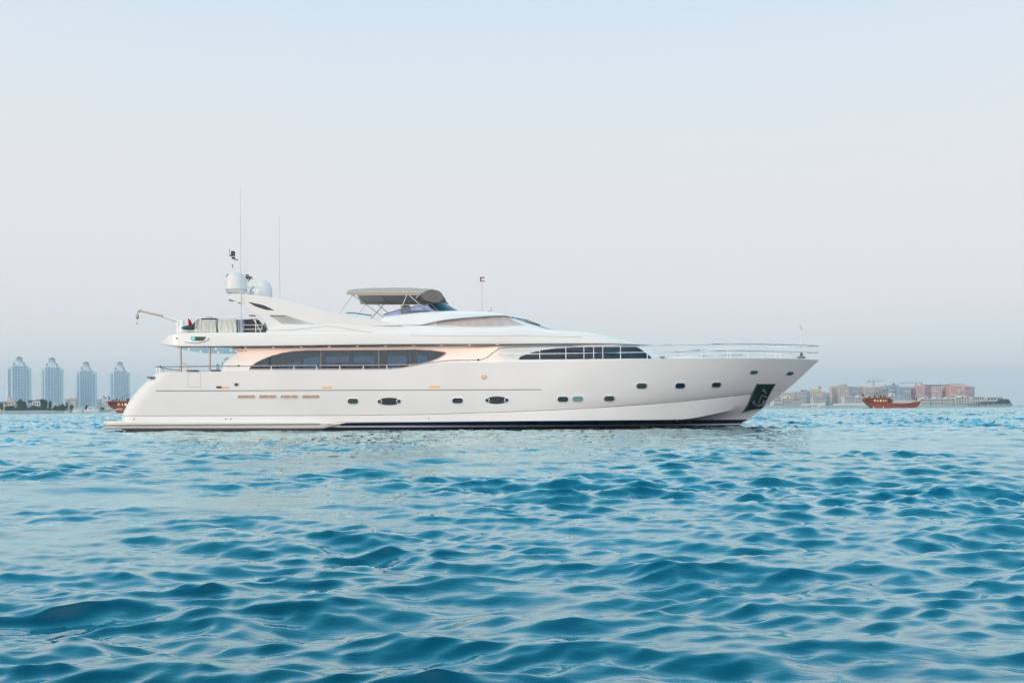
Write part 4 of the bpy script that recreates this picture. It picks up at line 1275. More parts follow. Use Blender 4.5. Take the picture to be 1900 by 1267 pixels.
def block(px0, px1, ytop, D, wall, label, name='apartment_block', cat='building', floors=None, cols=None, depth=None, group='blocks along the right shore', ybase=752, steps=(), roof=None, balc=True, wins=True, dome=None, seed=0):
    """a building seen between two photograph columns, with floors, windows, balcony slabs and parapet"""
    r_ = random.Random(seed+int(px0*10))
    x0 = P(px0, 740, D)[0]; x1 = P(px1, 740, D)[0]; pc = (px0+px1)/2
    zt_ = P(pc, ytop, D)[1]; zb_ = 1.2
    w = x1-x0; depth = depth or w*.8
    root = empty(name, ((x0+x1)/2, D+depth/2, zb_), label, cat, group)
    h = zt_-zb_
    floors = floors or max(1, round(h/3.3)); cols = cols or max(2, round(w/3.8))
    body_ = MB().box(x0, x1, D, D+depth, zb_-1, zt_)
    wl = body_.build('wall', WM[wall], root)
    par = MB().box(x0-.25, x1+.25, D-.25, D+.25, zt_-.35, zt_+.75).box(x0-.25, x0+.25, D+.26, D+depth, zt_-.35, zt_+.75).box(x1-.25, x1+.25, D+.26, D+depth, zt_-.35, zt_+.75).box(x0+.26, x1-.26, D+depth-.3, D+depth+.2, zt_-.35, zt_+.75)
    par.build('parapet', WM[roof or wall], root)
    if wins:
        fc = min(floors, 8); cc = min(cols+1, 12)
        add_windows(root, wl, x0+w*.04, x1-w*.04, D, zb_+.4, zt_-.6, cc, fc, .56, .56, .05, r_)
    if balc and floors > 2:
        for j in range(1, floors):
            if j % 2: continue
            z = zb_+h*j/floors
            k0 = r_.choice((0, .45)); 
            MB().box(x0+w*k0, x0+w*(k0+.5), D-1.1, D-.01, z-.12, z+.1).box(x0+w*k0, x0+w*(k0+.5), D-1.1, D-1.0, z+.1, z+.95).build('balcony', WM['white' if wall != 'white' else 'grey'], root)
    for (a, b_, dz, wc) in steps:
        MB().box(x0+w*a, x0+w*b_, D+.8, D+depth*.8, zt_, zt_+dz).build('penthouse', WM[wc], root)
    if dome:
        a, rr = dome
        MB().lathe((x0+w*a, D+rr+1, zt_), [(rr, 0), (rr, rr*.6), (rr*.9, rr*1.0), (rr*.6, rr*1.4), (rr*.2, rr*1.6), (.05, rr*2.2)], 14).build('dome', M['dome'], root, 40)
    return root

# --- domed twin-wing towers
def tower(pc, ytop, yshoulder, wl_, wr_, cw, D, label, group='domed towers beyond the left shore', base=None):
    """pc: column of the cupola, wl_/wr_: half widths in pixels of the whole, cw: half width of the glazed centre"""
    m_ = D/F
    cx_, zt_ = P(pc, ytop, D+15); _, zs = P(pc, yshoulder, D); zb_ = 1.2
    wl_ *= .95; wr_ *= .95
    root = empty('tower', (cx_, D+14, zb_), label, 'tower', group)
    root.rotation_euler.z = -math.atan(cx_/D)*.92
    Lx, Rx, C2 = wl_*m_, wr_*m_, cw*m_
    # core with chamfered corners
    def octo(xa, xb, ya, yb2, ch, z0, z1):
        pts = [(xa+ch, ya), (xb-ch, ya), (xb, ya+ch), (xb, yb2-ch), (xb-ch, yb2), (xa+ch, yb2), (xa, yb2-ch), (xa, ya+ch)]
        n = 8; v = [(x, y, z0) for x, y in pts]+[(x, y, z1) for x, y in pts]
        return v, [(i, (i+1) % n, n+(i+1) % n, n+i) for i in range(n)]+[tuple(range(n, 2*n)), tuple(range(n))[::-1]]
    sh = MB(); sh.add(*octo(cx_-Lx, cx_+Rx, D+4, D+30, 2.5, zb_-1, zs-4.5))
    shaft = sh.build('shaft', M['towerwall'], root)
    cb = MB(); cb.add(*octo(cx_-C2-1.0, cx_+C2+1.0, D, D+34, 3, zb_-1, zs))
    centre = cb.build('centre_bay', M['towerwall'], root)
    # glazing strips: continuous glass columns with white slab edges across
    floors_ = 28
    def strip_(x0, x1, y, z0, z1, parent):
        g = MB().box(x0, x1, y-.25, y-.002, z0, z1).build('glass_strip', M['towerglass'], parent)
        sl = MB()
        dz = (z1-z0)/floors_
        sl.box((x0+x1)/2-.12, (x0+x1)/2+.12, y-.40, y-.255, z0, z1)
        for j in range(1, floors_):
            sl.box(x0-.05, x1+.05, y-.45, y-.26, z0+dz*j-.3, z0+dz*j+.3)
        sl.build('floor_slabs', M['towerwall'], g)
    nst = 5
    sw = 2*C2/nst
    for i in range(nst):
        strip_(cx_-C2+sw*i+sw*.11, cx_-C2+sw*(i+1)-sw*.11, D, zb_+6, zs-2.5, centre)
    for sgn, ww in ((-1, Lx), (1, Rx)):
        a0 = C2+1.4; span_ = ww-a0-2.6
        if span_ < 1.5: continue
        ns = max(1, int(span_/3.0)); s2 = span_/ns
        for i in range(ns):
            xa = cx_+sgn*(a0+s2*i+s2*.22); xb = cx_+sgn*(a0+s2*(i+1)-s2*.2)
            strip_(min(xa, xb), max(xa, xb), D+4, zb_+5, zs-8, shaft)
    # crown steps, cupola and dome
    hz = zt_-zs
    MB().add(*octo(cx_-C2*.85, cx_+C2*.85, D+3, D+29, 3, zs, zs+hz*.22)).build('crown', M['towerwall'], root)
    for sgn in (-1, 1):
        MB().box(cx_+sgn*C2*.75-.8, cx_+sgn*C2*.75+.8, D+2, D+5, zs, zs+hz*.33).build('crown_turret', M['dome'], root)
        MB().box(cx_+sgn*(C2+3)-1, cx_+sgn*(C2+3)+1, D+5, D+9, zs-4.5, zs-1.5).build('shoulder_turret', M['towerwall'], root)
    cu = MB().lathe((cx_, D+15, zs+hz*.22), [(6.2, 0), (6.2, hz*.12), (4.9, hz*.14), (4.9, hz*.38), (5.6, hz*.40), (5.6, hz*.44)], 16).build('cupola', M['towerwall'], root, 30)
    for k_ in range(8):
        a = math.pi*2*k_/8
        MB().box(cx_+4.9*math.cos(a)-.55, cx_+4.9*math.cos(a)+.55, D+15+4.9*math.sin(a)-.55, D+15+4.9*math.sin(a)+.55, zs+hz*.38, zs+hz*.58).build('arch_opening', M['dome'], cu)
    MB().lathe((cx_, D+15, zs+hz*.66), [(5.4, 0), (5.0, hz*.09), (3.8, hz*.2), (1.6, hz*.26), (.25, hz*.28)], 18).build('dome', M['dome'], root, 40)
    pm = MB().box(cx_-Lx-6, cx_+Rx+6, D-5, D+36, zb_-1, zb_+6.5)
    for k_ in range(8): pm.box(cx_-Lx-5+(Lx+Rx+8)*k_/8, cx_-Lx-3+(Lx+Rx+8)*k_/8, D-5.6, D-5.1, zb_, zb_+5.4)
    pm.build('podium', M['towerwall'], root)
    return root
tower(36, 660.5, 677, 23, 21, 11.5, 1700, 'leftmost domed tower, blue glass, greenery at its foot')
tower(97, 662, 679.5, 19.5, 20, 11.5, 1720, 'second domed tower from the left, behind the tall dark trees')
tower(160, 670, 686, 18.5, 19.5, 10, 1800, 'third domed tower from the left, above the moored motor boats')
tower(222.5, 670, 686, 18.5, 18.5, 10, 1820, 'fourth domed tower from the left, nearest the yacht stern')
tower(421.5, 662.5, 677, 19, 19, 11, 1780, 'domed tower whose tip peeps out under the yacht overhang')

# --- left shore: houses, hedges, trees
def house(px0, px1, ytop, D, wall, roofm, label, pitched=True, group=None, depth=12, nwin=3):
    x0 = P(px0, 750, D)[0]; x1 = P(px1, 750, D)[0]; zt_ = P((px0+px1)/2, ytop, D)[1]; zb_ = 1.2
    root = empty('house', ((x0+x1)/2, D+depth/2, zb_), label, 'house', group)
    we = zt_-(1.8 if pitched else 0)
    w_ = MB().box(x0, x1, D, D+depth, zb_-1, we).build('wall', WM[wall], root)
    if pitched:
        v = [(x0-.5, D-.6, we), (x1+.5, D-.6, we), (x1+.5, D+depth+.6, we), (x0-.5, D+depth+.6, we), (x0+(x1-x0)*.25, D+depth/2, zt_), (x1-(x1-x0)*.25, D+depth/2, zt_)]
        MB().add(v, [(0, 1, 5, 4), (1, 2, 5), (2, 3, 4, 5), (3, 0, 4), (3, 2, 1, 0)]).build('roof', WM[roofm], root)
    else:
        MB().box(x0-.4, x1+.4, D-.8, D+depth, we+.001, we+.5).build('roof', WM[roofm], root)
    add_windows(root, w_, x0+.5, x1-.5, D, zb_+.3, we-.2, nwin, max(1, round((we-zb_)/3.5)), .5, .5)
    x = x0+(x1-x0)*.15
    MB().box(x-.5, x+.5, D-.1, D+.2, zb_-.2, zb_+2.2).build('door', WM['slate'], root)
    return root
house(-14, 8, 745, 900, 'cream', 'slate', 'cream house cut by the left edge of the picture', True)
house(9, 27, 744.5, 905, 'cream', 'cream', 'flat-roofed cream villa under the first tower', False)
house(14, 25, 752, 880, 'white', 'white', 'low white pavilion in front of the cream villa', False, depth=6, nwin=4)
house(60, 75, 740.5, 930, 'white', 'roofred', 'white house with red roof between the round tree and the tall trees')
house(46, 68, 753, 900, 'bluegrey', 'grey', 'long low grey villa behind the hedge right of the round tree', False, nwin=5)
house(101, 106, 749, 940, 'white', 'white', 'small white annex right of the tall trees', False, nwin=2)

def leaf_mat(name, c1, c2):
    m = mat(name, c1, .8)
    n = m.node_tree; b = n.nodes['Principled BSDF']
    g = n.nodes.new('ShaderNodeNewGeometry'); nz = n.nodes.new('ShaderNodeTexNoise'); nz.inputs['Scale'].default_value = .6; nz.inputs['Detail'].default_value = 3
    rp = n.nodes.new('ShaderNodeValToRGB'); rp.color_ramp.elements[0].color = (*c1, 1); rp.color_ramp.elements[1].color = (*c2, 1)
    rp.color_ramp.elements[0].position = .4; rp.color_ramp.elements[1].position = .62
    n.links.new(g.outputs['Position'], nz.inputs['Vector']); n.links.new(nz.outputs['Fac'], rp.inputs['Fac']); n.links.new(rp.outputs['Color'], b.inputs['Base Color'])
    return m
M['leaf'] = leaf_mat('dark_foliage', (.012, .045, .035), (.035, .09, .055))
M['bark'] = mat('bark', (.12, .09, .07), .9)
def tree(pc, ytop, wpx, D, label, ybase=None, blobs=7, n=900, seed=1, shape=1.0, group='trees on the left shore', name='tree'):
    r_ = random.Random(seed); m_ = D/F
    cx_, zt_ = P(pc, ytop, D); zb_ = 1.2; h = zt_-zb_; w = wpx*m_
    root = empty(name, (cx_, D, zb_), label, 'tree', group)
    tk = MB().tube([(cx_, D, zb_-.3), (cx_+.15, D, zb_+h*.3), (cx_-.1, D+.1, zb_+h*.6)], .35, 7, .16)
    for k_ in range(4):
        a = k_*1.7; tk.tube([(cx_, D, zb_+h*(.25+.06*k_)), (cx_+w*.28*math.cos(a), D+w*.28*math.sin(a), zb_+h*.6)], .15, 5, .05)
    tk.build('trunk', M['bark'], root, 60)
    cl = []
    for k_ in range(blobs):
        a = r_.uniform(0, 6.28); q = r_.uniform(0, .62)
        t = (k_+.5)/blobs
        cl.append((cx_+w*.5*q*math.cos(a)*(1-.3*t), D+w*.4*q*math.sin(a), zb_+h*(.26+.56*t**.9), w*r_.uniform(.19, .30)*(1.1-.4*t*shape), h*r_.uniform(.12, .2)))
    v = []; f = []
    for i in range(n):
        c = cl[i % blobs]
        u_ = Vector((r_.gauss(0, 1), r_.gauss(0, 1), r_.gauss(0, 1))).normalized()*r_.uniform(.55, 1.06)
        p = Vector((c[0]+u_.x*c[3], c[1]+u_.y*c[3], c[2]+u_.z*c[4]))
        s_ = r_.uniform(.35, .75)
        a = Vector((r_.gauss(0, 1), r_.gauss(0, 1), r_.gauss(0, .6))).normalized(); b = a.orthogonal().normalized()
        k_ = len(v); v += [p+a*s_, p+b*s_*.7, p-a*s_, p-b*s_*.7]; f.append((k_, k_+1, k_+2, k_+3))
    mk('crown', v, f, M['leaf'], root)
    return root
tree(38, 740.5, 15, 880, 'broad round tree in front of the first domed tower', blobs=12, n=2200, seed=2)
tree(46.5, 744, 9, 885, 'smaller bushy tree leaning on the right of the broad round tree', blobs=8, n=900, seed=3)
tree(78.5, 739, 9.5, 870, 'tall dark column-like tree at the left of the second tower foot', blobs=14, n=2000, seed=4, shape=.2)
tree(84, 741, 9, 872, 'tall dense tree joined to the column-like one on its right', blobs=14, n=1800, seed=5, shape=.3)
tree(92.5, 743, 7, 875, 'slim dark tree before the second tower', blobs=9, n=1000, seed=6, shape=.5)
tree(103.5, 752, 7, 860, 'low bush-like tree right of the slim one', blobs=7, n=700, seed=7)
tree(111, 751, 10, 865, 'low round tree above the hedge end', blobs=9, n=900, seed=8)
tree(117, 748.5, 5, 870, 'small pointed tree at the end of the greenery', blobs=6, n=600, seed=9)
tree(124.5, 746, 3.2, 960, 'thin tree between the second and third towers', blobs=6, n=500, seed=10, shape=.3)
tree(133, 750.5, 8, 960, 'round tree below the left edge of the third tower', blobs=8, n=800, seed=11)
tree(160, 751, 6, 1000, 'round tree at the foot of the third tower', blobs=7, n=600, seed=12)
tree(190, 756, 9, 900, 'wide low tree between third and fourth towers', blobs=8, n=700, seed=13)
tree(2, 747, 9, 872, 'dark tree at the very left edge of the picture', blobs=9, n=900, seed=14)
def palm(pc, ytop, D, label, seed=1):
    r_ = random.Random(seed)
    cx_, zt_ = P(pc, ytop, D); zb_ = 1.2; h = zt_-zb_-1
    root = empty('palm_tree', (cx_, D, zb_), label, 'palm tree', 'palms on the left shore')
    MB().tube([(cx_, D, zb_-.3), (cx_+.2, D, zb_+h*.5), (cx_, D, zb_+h)], .28, 7, .2).build('trunk', M['bark'], root, 60)
    v = []; f = []
    for k_ in range(22):
        a = 6.283*k_/22+r_.uniform(-.1, .1); el = r_.uniform(-.2, 1.1); Lf = 2.6
        prev = None
        for i in range(6):
            t = i/5
            x = Lf*t*math.cos(el)*(1-.1*t); z = Lf*t*math.sin(el)-2.2*t*t
            p = Vector((cx_+x*math.cos(a), D+x*math.sin(a), zb_+h+z)); wd = .38*math.sin(math.pi*min(t+.12, 1))+.04
            sd = Vector((-math.sin(a), math.cos(a), 0))*wd
            v += [p-sd, p+sd]
            if i: k2 = len(v); f.append((k2-4, k2-3, k2-1, k2-2))
    mk('crown', v, f, M['leaf'], root)
palm(58.5, 741, 890, 'palm with a round head left of the red-roofed house', 3)
palm(54.5, 741.5, 900, 'palm close behind the round-headed one', 4)
# hedge / planting along the waterline
r_ = random.Random(5); v = []; f = []
xa, xb = P(8, 760, 862)[0], P(119, 760, 862)[0]
for i in range(9000):
    t = r_.random(); x = xa+(xb-xa)*t; hh = 2.0+1.3*math.sin(t*23)*math.sin(t*9+1)+.5*math.sin(t*71)
    p = Vector((x, 862+r_.uniform(0, 5), 1.1+r_.random()**.8*max(hh, .8)*1.3)); s_ = r_.uniform(.25, .6)
    a = Vector((r_.gauss(0, 1), r_.gauss(0, 1), r_.gauss(0, .6))).normalized(); b = a.orthogonal().normalized()
    k_ = len(v); v += [p+a*s_, p+b*s_*.7, p-a*s_, p-b*s_*.7]; f.append((k_, k_+1, k_+2, k_+3))
tag(mk('shrubbery', v, f, M['leaf'], None, None, ((xa+xb)/2, 864, 1.2)), 'continuous dark shrubbery along the left beach', 'shrubs', None, 'stuff')
# pale mid-distance blocks between the towers
GL = 'blocks between the domed towers'
block(120, 127, 741, 1500, 'bluegrey', 'pale narrow block right of the second tower', group=GL)
block(127, 140, 739.5, 1650, 'beige', 'wide pinkish grey block left of the third tower', group=GL)
block(180, 186.5, 741, 1500, 'blue', 'blue grey block touching the right side of the third tower', group=GL)
block(192.5, 203, 742, 1550, 'white', 'pale greenish white block left of the fourth tower', group=GL)
block(186.8, 192, 747, 1600, 'grey', 'low grey block behind the thin mast', group=GL, floors=4)
block(12.5, 19, 738, 1450, 'pinkish', 'thin pinkish slab left of the first tower', group=GL, wins=False, balc=False)
x, zt_ = P(191.5, 731, 1300)
fm = empty('flag_mast', (x, 1300, 1.2), 'thin tall mast with a drooping flag left of the fourth tower', 'mast')
MB().tube([(x, 1300, 1), (x, 1300, zt_)], .28, 6, .12).build('pole', M['rubber'], fm)
MB().add([(x, 1300, zt_-2), (x+4.5, 1300.2, zt_-5), (x+4.4, 1300.1, zt_-7), (x, 1300, zt_-6)], [(0, 1, 2, 3)]).build('pennant', M['rubber'], fm)

# --- right shore
G = 'blocks along the right shore'
B = [
 (1424, 1442, 735, 1330, 'white', 'low white block nearest the yacht bow', {}),
 (1438, 1453, 731, 1420, 'grey', 'grey block just right of the yacht bow', {'steps': [(.3, .7, 1.6, 'grey')]}),
 (1452, 1470, 728.5, 1360, 'pinkish', 'pale pinkish block with a dark strip, third from the bow', {'steps': [(.05, .4, 1.4, 'white')]}),
 (1468, 1482, 726.5, 1400, 'white', 'white stepped block fourth from the bow', {'steps': [(.2, .9, 1.6, 'pinkish')]}),
 (1481, 1495, 727.5, 1350, 'grey', 'greyish block with tall window bays', {'steps': [(.5, .8, 3.0, 'slate')]}),
 (1493, 1508, 725.5, 1420, 'bluegrey', 'blue grey block left of the yellow one', {'steps': [(.1, .3, 1.6, 'slate')]}),
 (1507, 1524, 722, 1360, 'yellow', 'pale yellow block with a dark domed corner', {'dome': (.9, 2.4), 'steps': [(.35, .75, 1.8, 'yellow')]}),
 (1522, 1532, 726, 1380, 'white', 'narrow white block attached right of the yellow one', {}),
 (1531, 1545, 729.5, 1440, 'blue', 'blue shaded block in the gap before the big pinkish ones', {}),
 (1543, 1558, 718, 1400, 'pinkish', 'pinkish block with roof huts and a flat top, left of its bigger twin', {'steps': [(.2, .6, 1.6, 'grey')]}),
 (1557, 1574, 717, 1380, 'beige', 'beige block with stepped roof and turret', {'dome': (.8, 2.0), 'steps': [(.1, .6, 3.0, 'grey')]}),
 (1573, 1591, 719, 1420, 'blue', 'blue grey block behind the dhow stern', {'steps': [(.3, .8, 1.5, 'slate')]}),
 (1590, 1606, 717.5, 1460, 'pinkish', 'pinkish block left of the tall crane', {}),
 (1605, 1622, 719, 1440, 'beige', 'beige block behind the mast of the tall crane', {'steps': [(.2, .5, 1.2, 'pinkish')]}),
 (1621, 1637, 718, 1460, 'pinkish', 'pale pink block right of the tall crane', {}),
 (1636, 1652, 717, 1500, 'bluegrey', 'grey blue block with pointed roof hut', {'dome': (.5, 1.6)}),
 (1651, 1668, 716, 1420, 'blue', 'blue block with round roof hut, left of a lower blue one', {'dome': (.55, 2.6), 'steps': [(.1, .9, 1.3, 'slate')]}),
 (1667, 1690, 718.5, 1410, 'blue', 'wide blue block just left of the pink row', {}),
 (1688, 1703, 719, 1430, 'rose', 'dusky rose block, first of the pink row', {}),
 (1702, 1716, 716, 1410, 'pink', 'tall pink block below the second crane', {'steps': [(.2, .8, 1.2, 'pink')]}),
 (1715, 1732, 718, 1420, 'rose', 'rose block under the left half of the long dark roof', {}),
 (1731, 1748, 717.5, 1410, 'pinkish', 'pale pink block under the middle of the long dark roof', {}),
 (1747, 1764, 718, 1425, 'pink', 'pink block under the right end of the long dark roof', {'steps': [(.1, .5, 2.0, 'pinkish')]}),
 (1763, 1790, 716, 1400, 'salmon', 'salmon orange block with scaffolding on top', {}),
 (1788, 1801, 717.5, 1410, 'rose', 'purplish rose block right of the salmon one', {}),
 (1800, 1808.5, 718, 1440, 'bluegrey', 'narrow shaded block ending the pink row', {}),
]
for a in B:
    block(a[0], a[1], a[2], a[3], a[4], a[5], seed=3, **a[6])
# long dark roof over the pink row and rooftop scaffolding
x0, z0 = P(1717, 715, 1425); x1, z1 = P(1764, 713.7, 1425)
mb = MB().box(x0, x1, 1428, 1440, z0-1.2, z1+.3)
for k_ in range(9): mb.box(x0+(x1-x0)*k_/8.3, x0+(x1-x0)*k_/8.3+.5, 1427.4, 1427.9, z0-3, z0-1.21)
tag(mb.build('roof_canopy', WM['slate'], None, None, ((x0+x1)/2, 1434, z0-1.2)), 'long dark blue roof canopy over the pink row', 'roof')
x0, z0 = P(1760, 716, 1402); x1, z1 = P(1796, 711, 1402)
mb = MB()
for k_ in range(14):
    xx = x0+(x1-x0)*k_/13; zz = z0+(z1-z0)*(.35+.65*abs(math.sin(k_*1.9)))
    mb.tube([(xx, 1403, z0-.2), (xx, 1403, zz)], .16, 4)
mb.tube([(x0, 1403, z0+1.8), (x1, 1403, z0+1.8)], .22, 4)
mb.tube([(x0+6, 1403, z0+2.8), (x1-8, 1403, z0+2.8)], .16, 4)
tag(mb.build('scaffolding', WM['slate'], None, None, ((x0+x1)/2, 1403, z0)), 'steel scaffolding on the salmon block roof', 'scaffolding')
# tower cranes
def tcrane(pc, ytop, pj0, pj1, yj, D, label):
    cx_, zt_ = P(pc, ytop, D); zj = P(pc, yj, D)[1]; x0 = P(pj0, yj, D)[0]; x1 = P(pj1, yj, D)[0]
    root = empty('tower_crane', (cx_, D, 1.2), label, 'crane', 'construction cranes over the right shore')
    m_ = MB()
    for sx in (-.8, .8):
        for sy in (-.8, .8): m_.tube([(cx_+sx, D+sy, 1), (cx_+sx, D+sy, zj+1)], .22, 4)
    k_ = 0; z = 1.5
    while z < zj-2:
        s_ = 1 if k_ % 2 else -1
        m_.tube([(cx_-.8*s_, D-.8, z), (cx_+.8*s_, D-.8, z+2.4)], .14, 4); z += 2.4; k_ += 1
    m_.build('mast', WM['concrete'], root)
    j = MB()
    for dz in (0, 1.3): j.tube([(x0, D, zj+dz*.6), (x1, D, zj+dz*.6)], .2, 4)
    n = int((x1-x0)/2.2)
    for i in range(n): j.tube([(x0+(x1-x0)*i/n, D, zj+(.8 if i % 2 else 0)), (x0+(x1-x0)*(i+1)/n, D, zj+(0 if i % 2 else .8))], .12, 4)
    j.build('jib', WM['concrete'], root)
    MB().tube([(cx_, D, zj), (cx_, D, zt_)], .35, 4, .15).tube([(cx_, D, zt_), (x0, D, zj+1)], .1, 4).tube([(cx_, D, zt_), (x1, D, zj+1)], .1, 4).build('apex', WM['concrete'], root)
    near = x0 if abs(x0-cx_) < abs(x1-cx_) else x1
    MB().box(near-1.2, near+1.2, D-1, D+1, zj-1.8, zj+.6).build('counterweight', WM['concrete'], root)
tcrane(1620.8, 702, 1611, 1640, 707.5, 1500, 'tall construction crane above the dhow, jib short to the left')
tcrane(1699.5, 705.5, 1669, 1710, 711.3, 1480, 'construction crane at the left of the pink row, long jib to the left')

# waterfront villas
def villa(px0, px1, ytop, D, label, wall='white', arch=True, floors=2, group='white villas on the right waterfront', ybase=None, depth=14, gable=True):
    x0 = P(px0, 748, D)[0]; x1 = P(px1, 748, D)[0]; pc = (px0+px1)/2; zt_ = P(pc, ytop, D)[1]; zb_ = 1.2; w = x1-x0
    root = empty('villa', (P(pc, 748, D)[0], D+depth/2, zb_), label, 'villa', group)
    zg = zt_-(zt_-zb_)*.22 if gable else zt_
    wl2 = MB().box(x0, x1, D, D+depth, zb_-1, zg).build('wall', WM[wall], root)
    if gable:
        prof = [(x0+w*.12, zg)]
        for i in range(9):
            a = math.pi-math.pi*i/8; prof.append(((x0+x1)/2+w*.30*math.cos(a), zg+(zt_-zg)*(.3+.7*math.sin(a))))
        prof.append((x1-w*.12, zg))
        MB().prism(prof, D+.3, D+depth*.7).build('curved_gable', WM[wall], root)
        MB().box((x0+x1)/2-w*.10, (x0+x1)/2+w*.10, D+.15, D+.298, zg+.2, zg+(zt_-zg)*.6).build('gable_window', M['winglass'], root)
    h = zg-zb_; fz = h/floors
    for j in range(floors):
        z = zb_+fz*j
        MB().box(x0-.2, x1+.2, D-1.6, D-.01, z+fz*.93, z+fz).build('canopy_slab', WM[wall], root)
        for k_ in range(5):
            xx = x0+w*(k_+.5)/5
            if j == 0: MB().box(x0+w*k_/5-.15, x0+w*k_/5+.15, D-1.5, D-1.2, z, z+fz*.93).build('column', WM[wall], root)
            o = MB().box(xx-w*.06, xx+w*.06, D-.12, D+.1, z+fz*.15, z+fz*.75).build('window', M['winglass'], root)
    return root
villa(1708.5, 1725.5, 736.5, 1262, 'small white gabled villa just right of the dhow bow')
villa(1730, 1748.5, 736.5, 1264, 'white gabled villa, second right of the dhow bow')
villa(1751, 1769, 736.5, 1263, 'white gabled villa in front of the salmon block')
villa(1773.5, 1798.5, 733.5, 1260, 'large white villa with long glazed front and flat balcony', gable=True, floors=3)
villa(1805, 1826, 736, 1275, 'white villa with dark flat roof after the pink row', gable=False, wall='white')
villa(1832, 1861, 736.8, 1285, 'last white villa on the rocky point, low and wide', gable=False, wall='white')
villa(1436, 1450, 740, 1262, 'low white villa nearest the yacht bow waterline', gable=False, group='white villas on the right waterfront')
villa(1452, 1472, 734.5, 1275, 'white villa with rounded tower, dark doorway', gable=True, floors=3)
villa(1472, 1484, 738, 1268, 'small pinkish white villa beside the rounded one', wall='pinkish', gable=False)
villa(1509, 1531, 739, 1270, 'white balconied villa below the yellow block', floors=3, gable=False)
villa(1567, 1588, 736.5, 1262, 'white villa with pale green front left of the dhow', gable=False, floors=3)
villa(1588, 1603, 733, 1258, 'white villa partly hidden by the dhow stern', gable=True, floors=3)
villa(1650, 1662, 729, 1300, 'white pyramid-roofed villa showing above the dhow', gable=True, floors=4)
for k_, (px0, px1, ytop, lab) in enumerate(((1452, 1485, 747.5, 'bluish sea wall below the villas near the bow'), (1486, 1530, 748.6, 'pale sea wall behind the small motor boat'), (1546, 1604, 748.6, 'white sea wall left of the dhow'))):
    x0 = P(px0, 750, 1248)[0]; x1 = P(px1, 750, 1248)[0]; zt_ = P((px0+px1)/2, ytop, 1248)[1]
    mb = MB().box(x0, x1, 1246, 1249, 0, zt_)
    for q_ in range(14): mb.box(x0+(x1-x0)*q_/13-.25, x0+(x1-x0)*q_/13+.25, 1245.6, 1245.99, 0, zt_+.5)
    tag(mb.build('sea_wall', WM['bluegrey' if k_ == 0 else 'white'], None, None, ((x0+x1)/2, 1247, 0)), lab, 'wall', 'low sea walls on the right shore')
# rocky green point
r_ = random.Random(9); v = []; f = []
xa, xb = P(1824, 750, 1262)[0], P(1877, 750, 1262)[0]
prof_h = pchip([(0, 1.5), (.15, 4.2), (.6, 4.6), (.72, 7.6), (.88, 7.8), (1, 1.5)])
for i in range(7000):
    t = r_.random(); x = xa+(xb-xa)*t
    p = Vector((x, 1262+r_.uniform(0, 12), 1.1+r_.random()**.7*(prof_h(t)-1.0))); s_ = r_.uniform(.4, .9)
    a = Vector((r_.gauss(0, 1), r_.gauss(0, 1), r_.gauss(0, .6))).normalized(); b = a.orthogonal().normalized()
    k_ = len(v); v += [p+a*s_, p+b*s_*.7, p-a*s_, p-b*s_*.7]; f.append((k_, k_+1, k_+2, k_+3))
tag(mk('hedge', v, f, M['leaf'], None, None, ((xa+xb)/2, 1268, 1)), 'dark green hedge rising to a clump on the far right point', 'hedge', None, 'stuff')
v = []; f = []
for i in range(260):
    t = r_.random(); px = 1800+(1882-1800)*t
    x = P(px, 750, 1250)[0]; s_ = r_.uniform(.6, 1.7)
    c = Vector((x, 1250+r_.uniform(-2, 4)+(8 if t > .8 else 0), .3+r_.uniform(0, .9)))
    k_ = len(v)
    pts = [Vector((r_.uniform(.6, 1)*sx, r_.uniform(.6, 1)*sy, r_.uniform(.5, .9)*sz))*s_+c for sz in (-1, 1) for sy in (-1, 1) for sx in (-1, 1)]
    v += pts; f += [tuple(q_+k_ for q_ in q) for q in [(0, 2, 3, 1), (4, 5, 7, 6), (0, 1, 5, 4), (2, 6, 7, 3), (0, 4, 6, 2), (1, 3, 7, 5)]]
tag(mk('rocks', v, f, M['rock'], None, None, (P(1840, 750, 1250)[0], 1250, 0)), 'pale rubble rocks along the waterline of the right point', 'rocks', None, 'stuff')

# ------------------------------------------------------------------ dhows and small boats
M['wood'] = mat('red_brown_timber', (.40, .105, .045), .55, noise=.45, nscale=1.6)
M['woodred'] = mat('orange_red_timber', (.58, .17, .07), .5, noise=.2, nscale=.8)
M['wooddark'] = mat('dark_timber', (.07, .03, .025), .6)
M['awning'] = mat('grey_white_awning', (.55, .53, .52), .8)
M['cabinlamp'] = mat('warm_cabin_lamp', (1, .8, .5), .5, emit=(1, .70, .40), estr=.3)
M['boatwhite'] = mat('boat_white', (.78, .77, .76), .4)
DD = 442.0
def dP(px, py): return P(px, py, DD)
dc, _ = dP(1655, 757)
dhow = empty('dhow', (dc, DD, 0), 'red brown wooden dhow at anchor before the pink blocks, lit cabin at its high stern', 'boat', 'wooden dhows at anchor')
def dbody(pts):
    st = []
    for px, yb_, yt_, w in pts:
        x, zt_ = dP(px, yt_); _, zb2 = dP(px, yb_)
        st.append((x, zb2, zt_, max(w*.55, .05), w, .06, .5))
    global CL
    s0 = CL; CL = DD; r = loft(st); CL = s0
    return r
hl = dbody([(1601, 744.5, 741.5, 1.3), (1604, 747, 742, 1.9), (1609, 750.5, 743.5, 2.4), (1616, 756, 744.5, 2.8), (1619, 759, 745, 2.9), (1635, 762, 746.5, 3.1), (1655, 762, 748.5, 3.1), (1675, 762, 748.8, 2.8), (1690, 761, 748, 2.1), (1699, 757, 746.5, 1.3), (1704, 752.5, 745.3, .6), (1708, 746.8, 743.6, .12)])
hl.build('hull', M['wood'], dhow, 40)
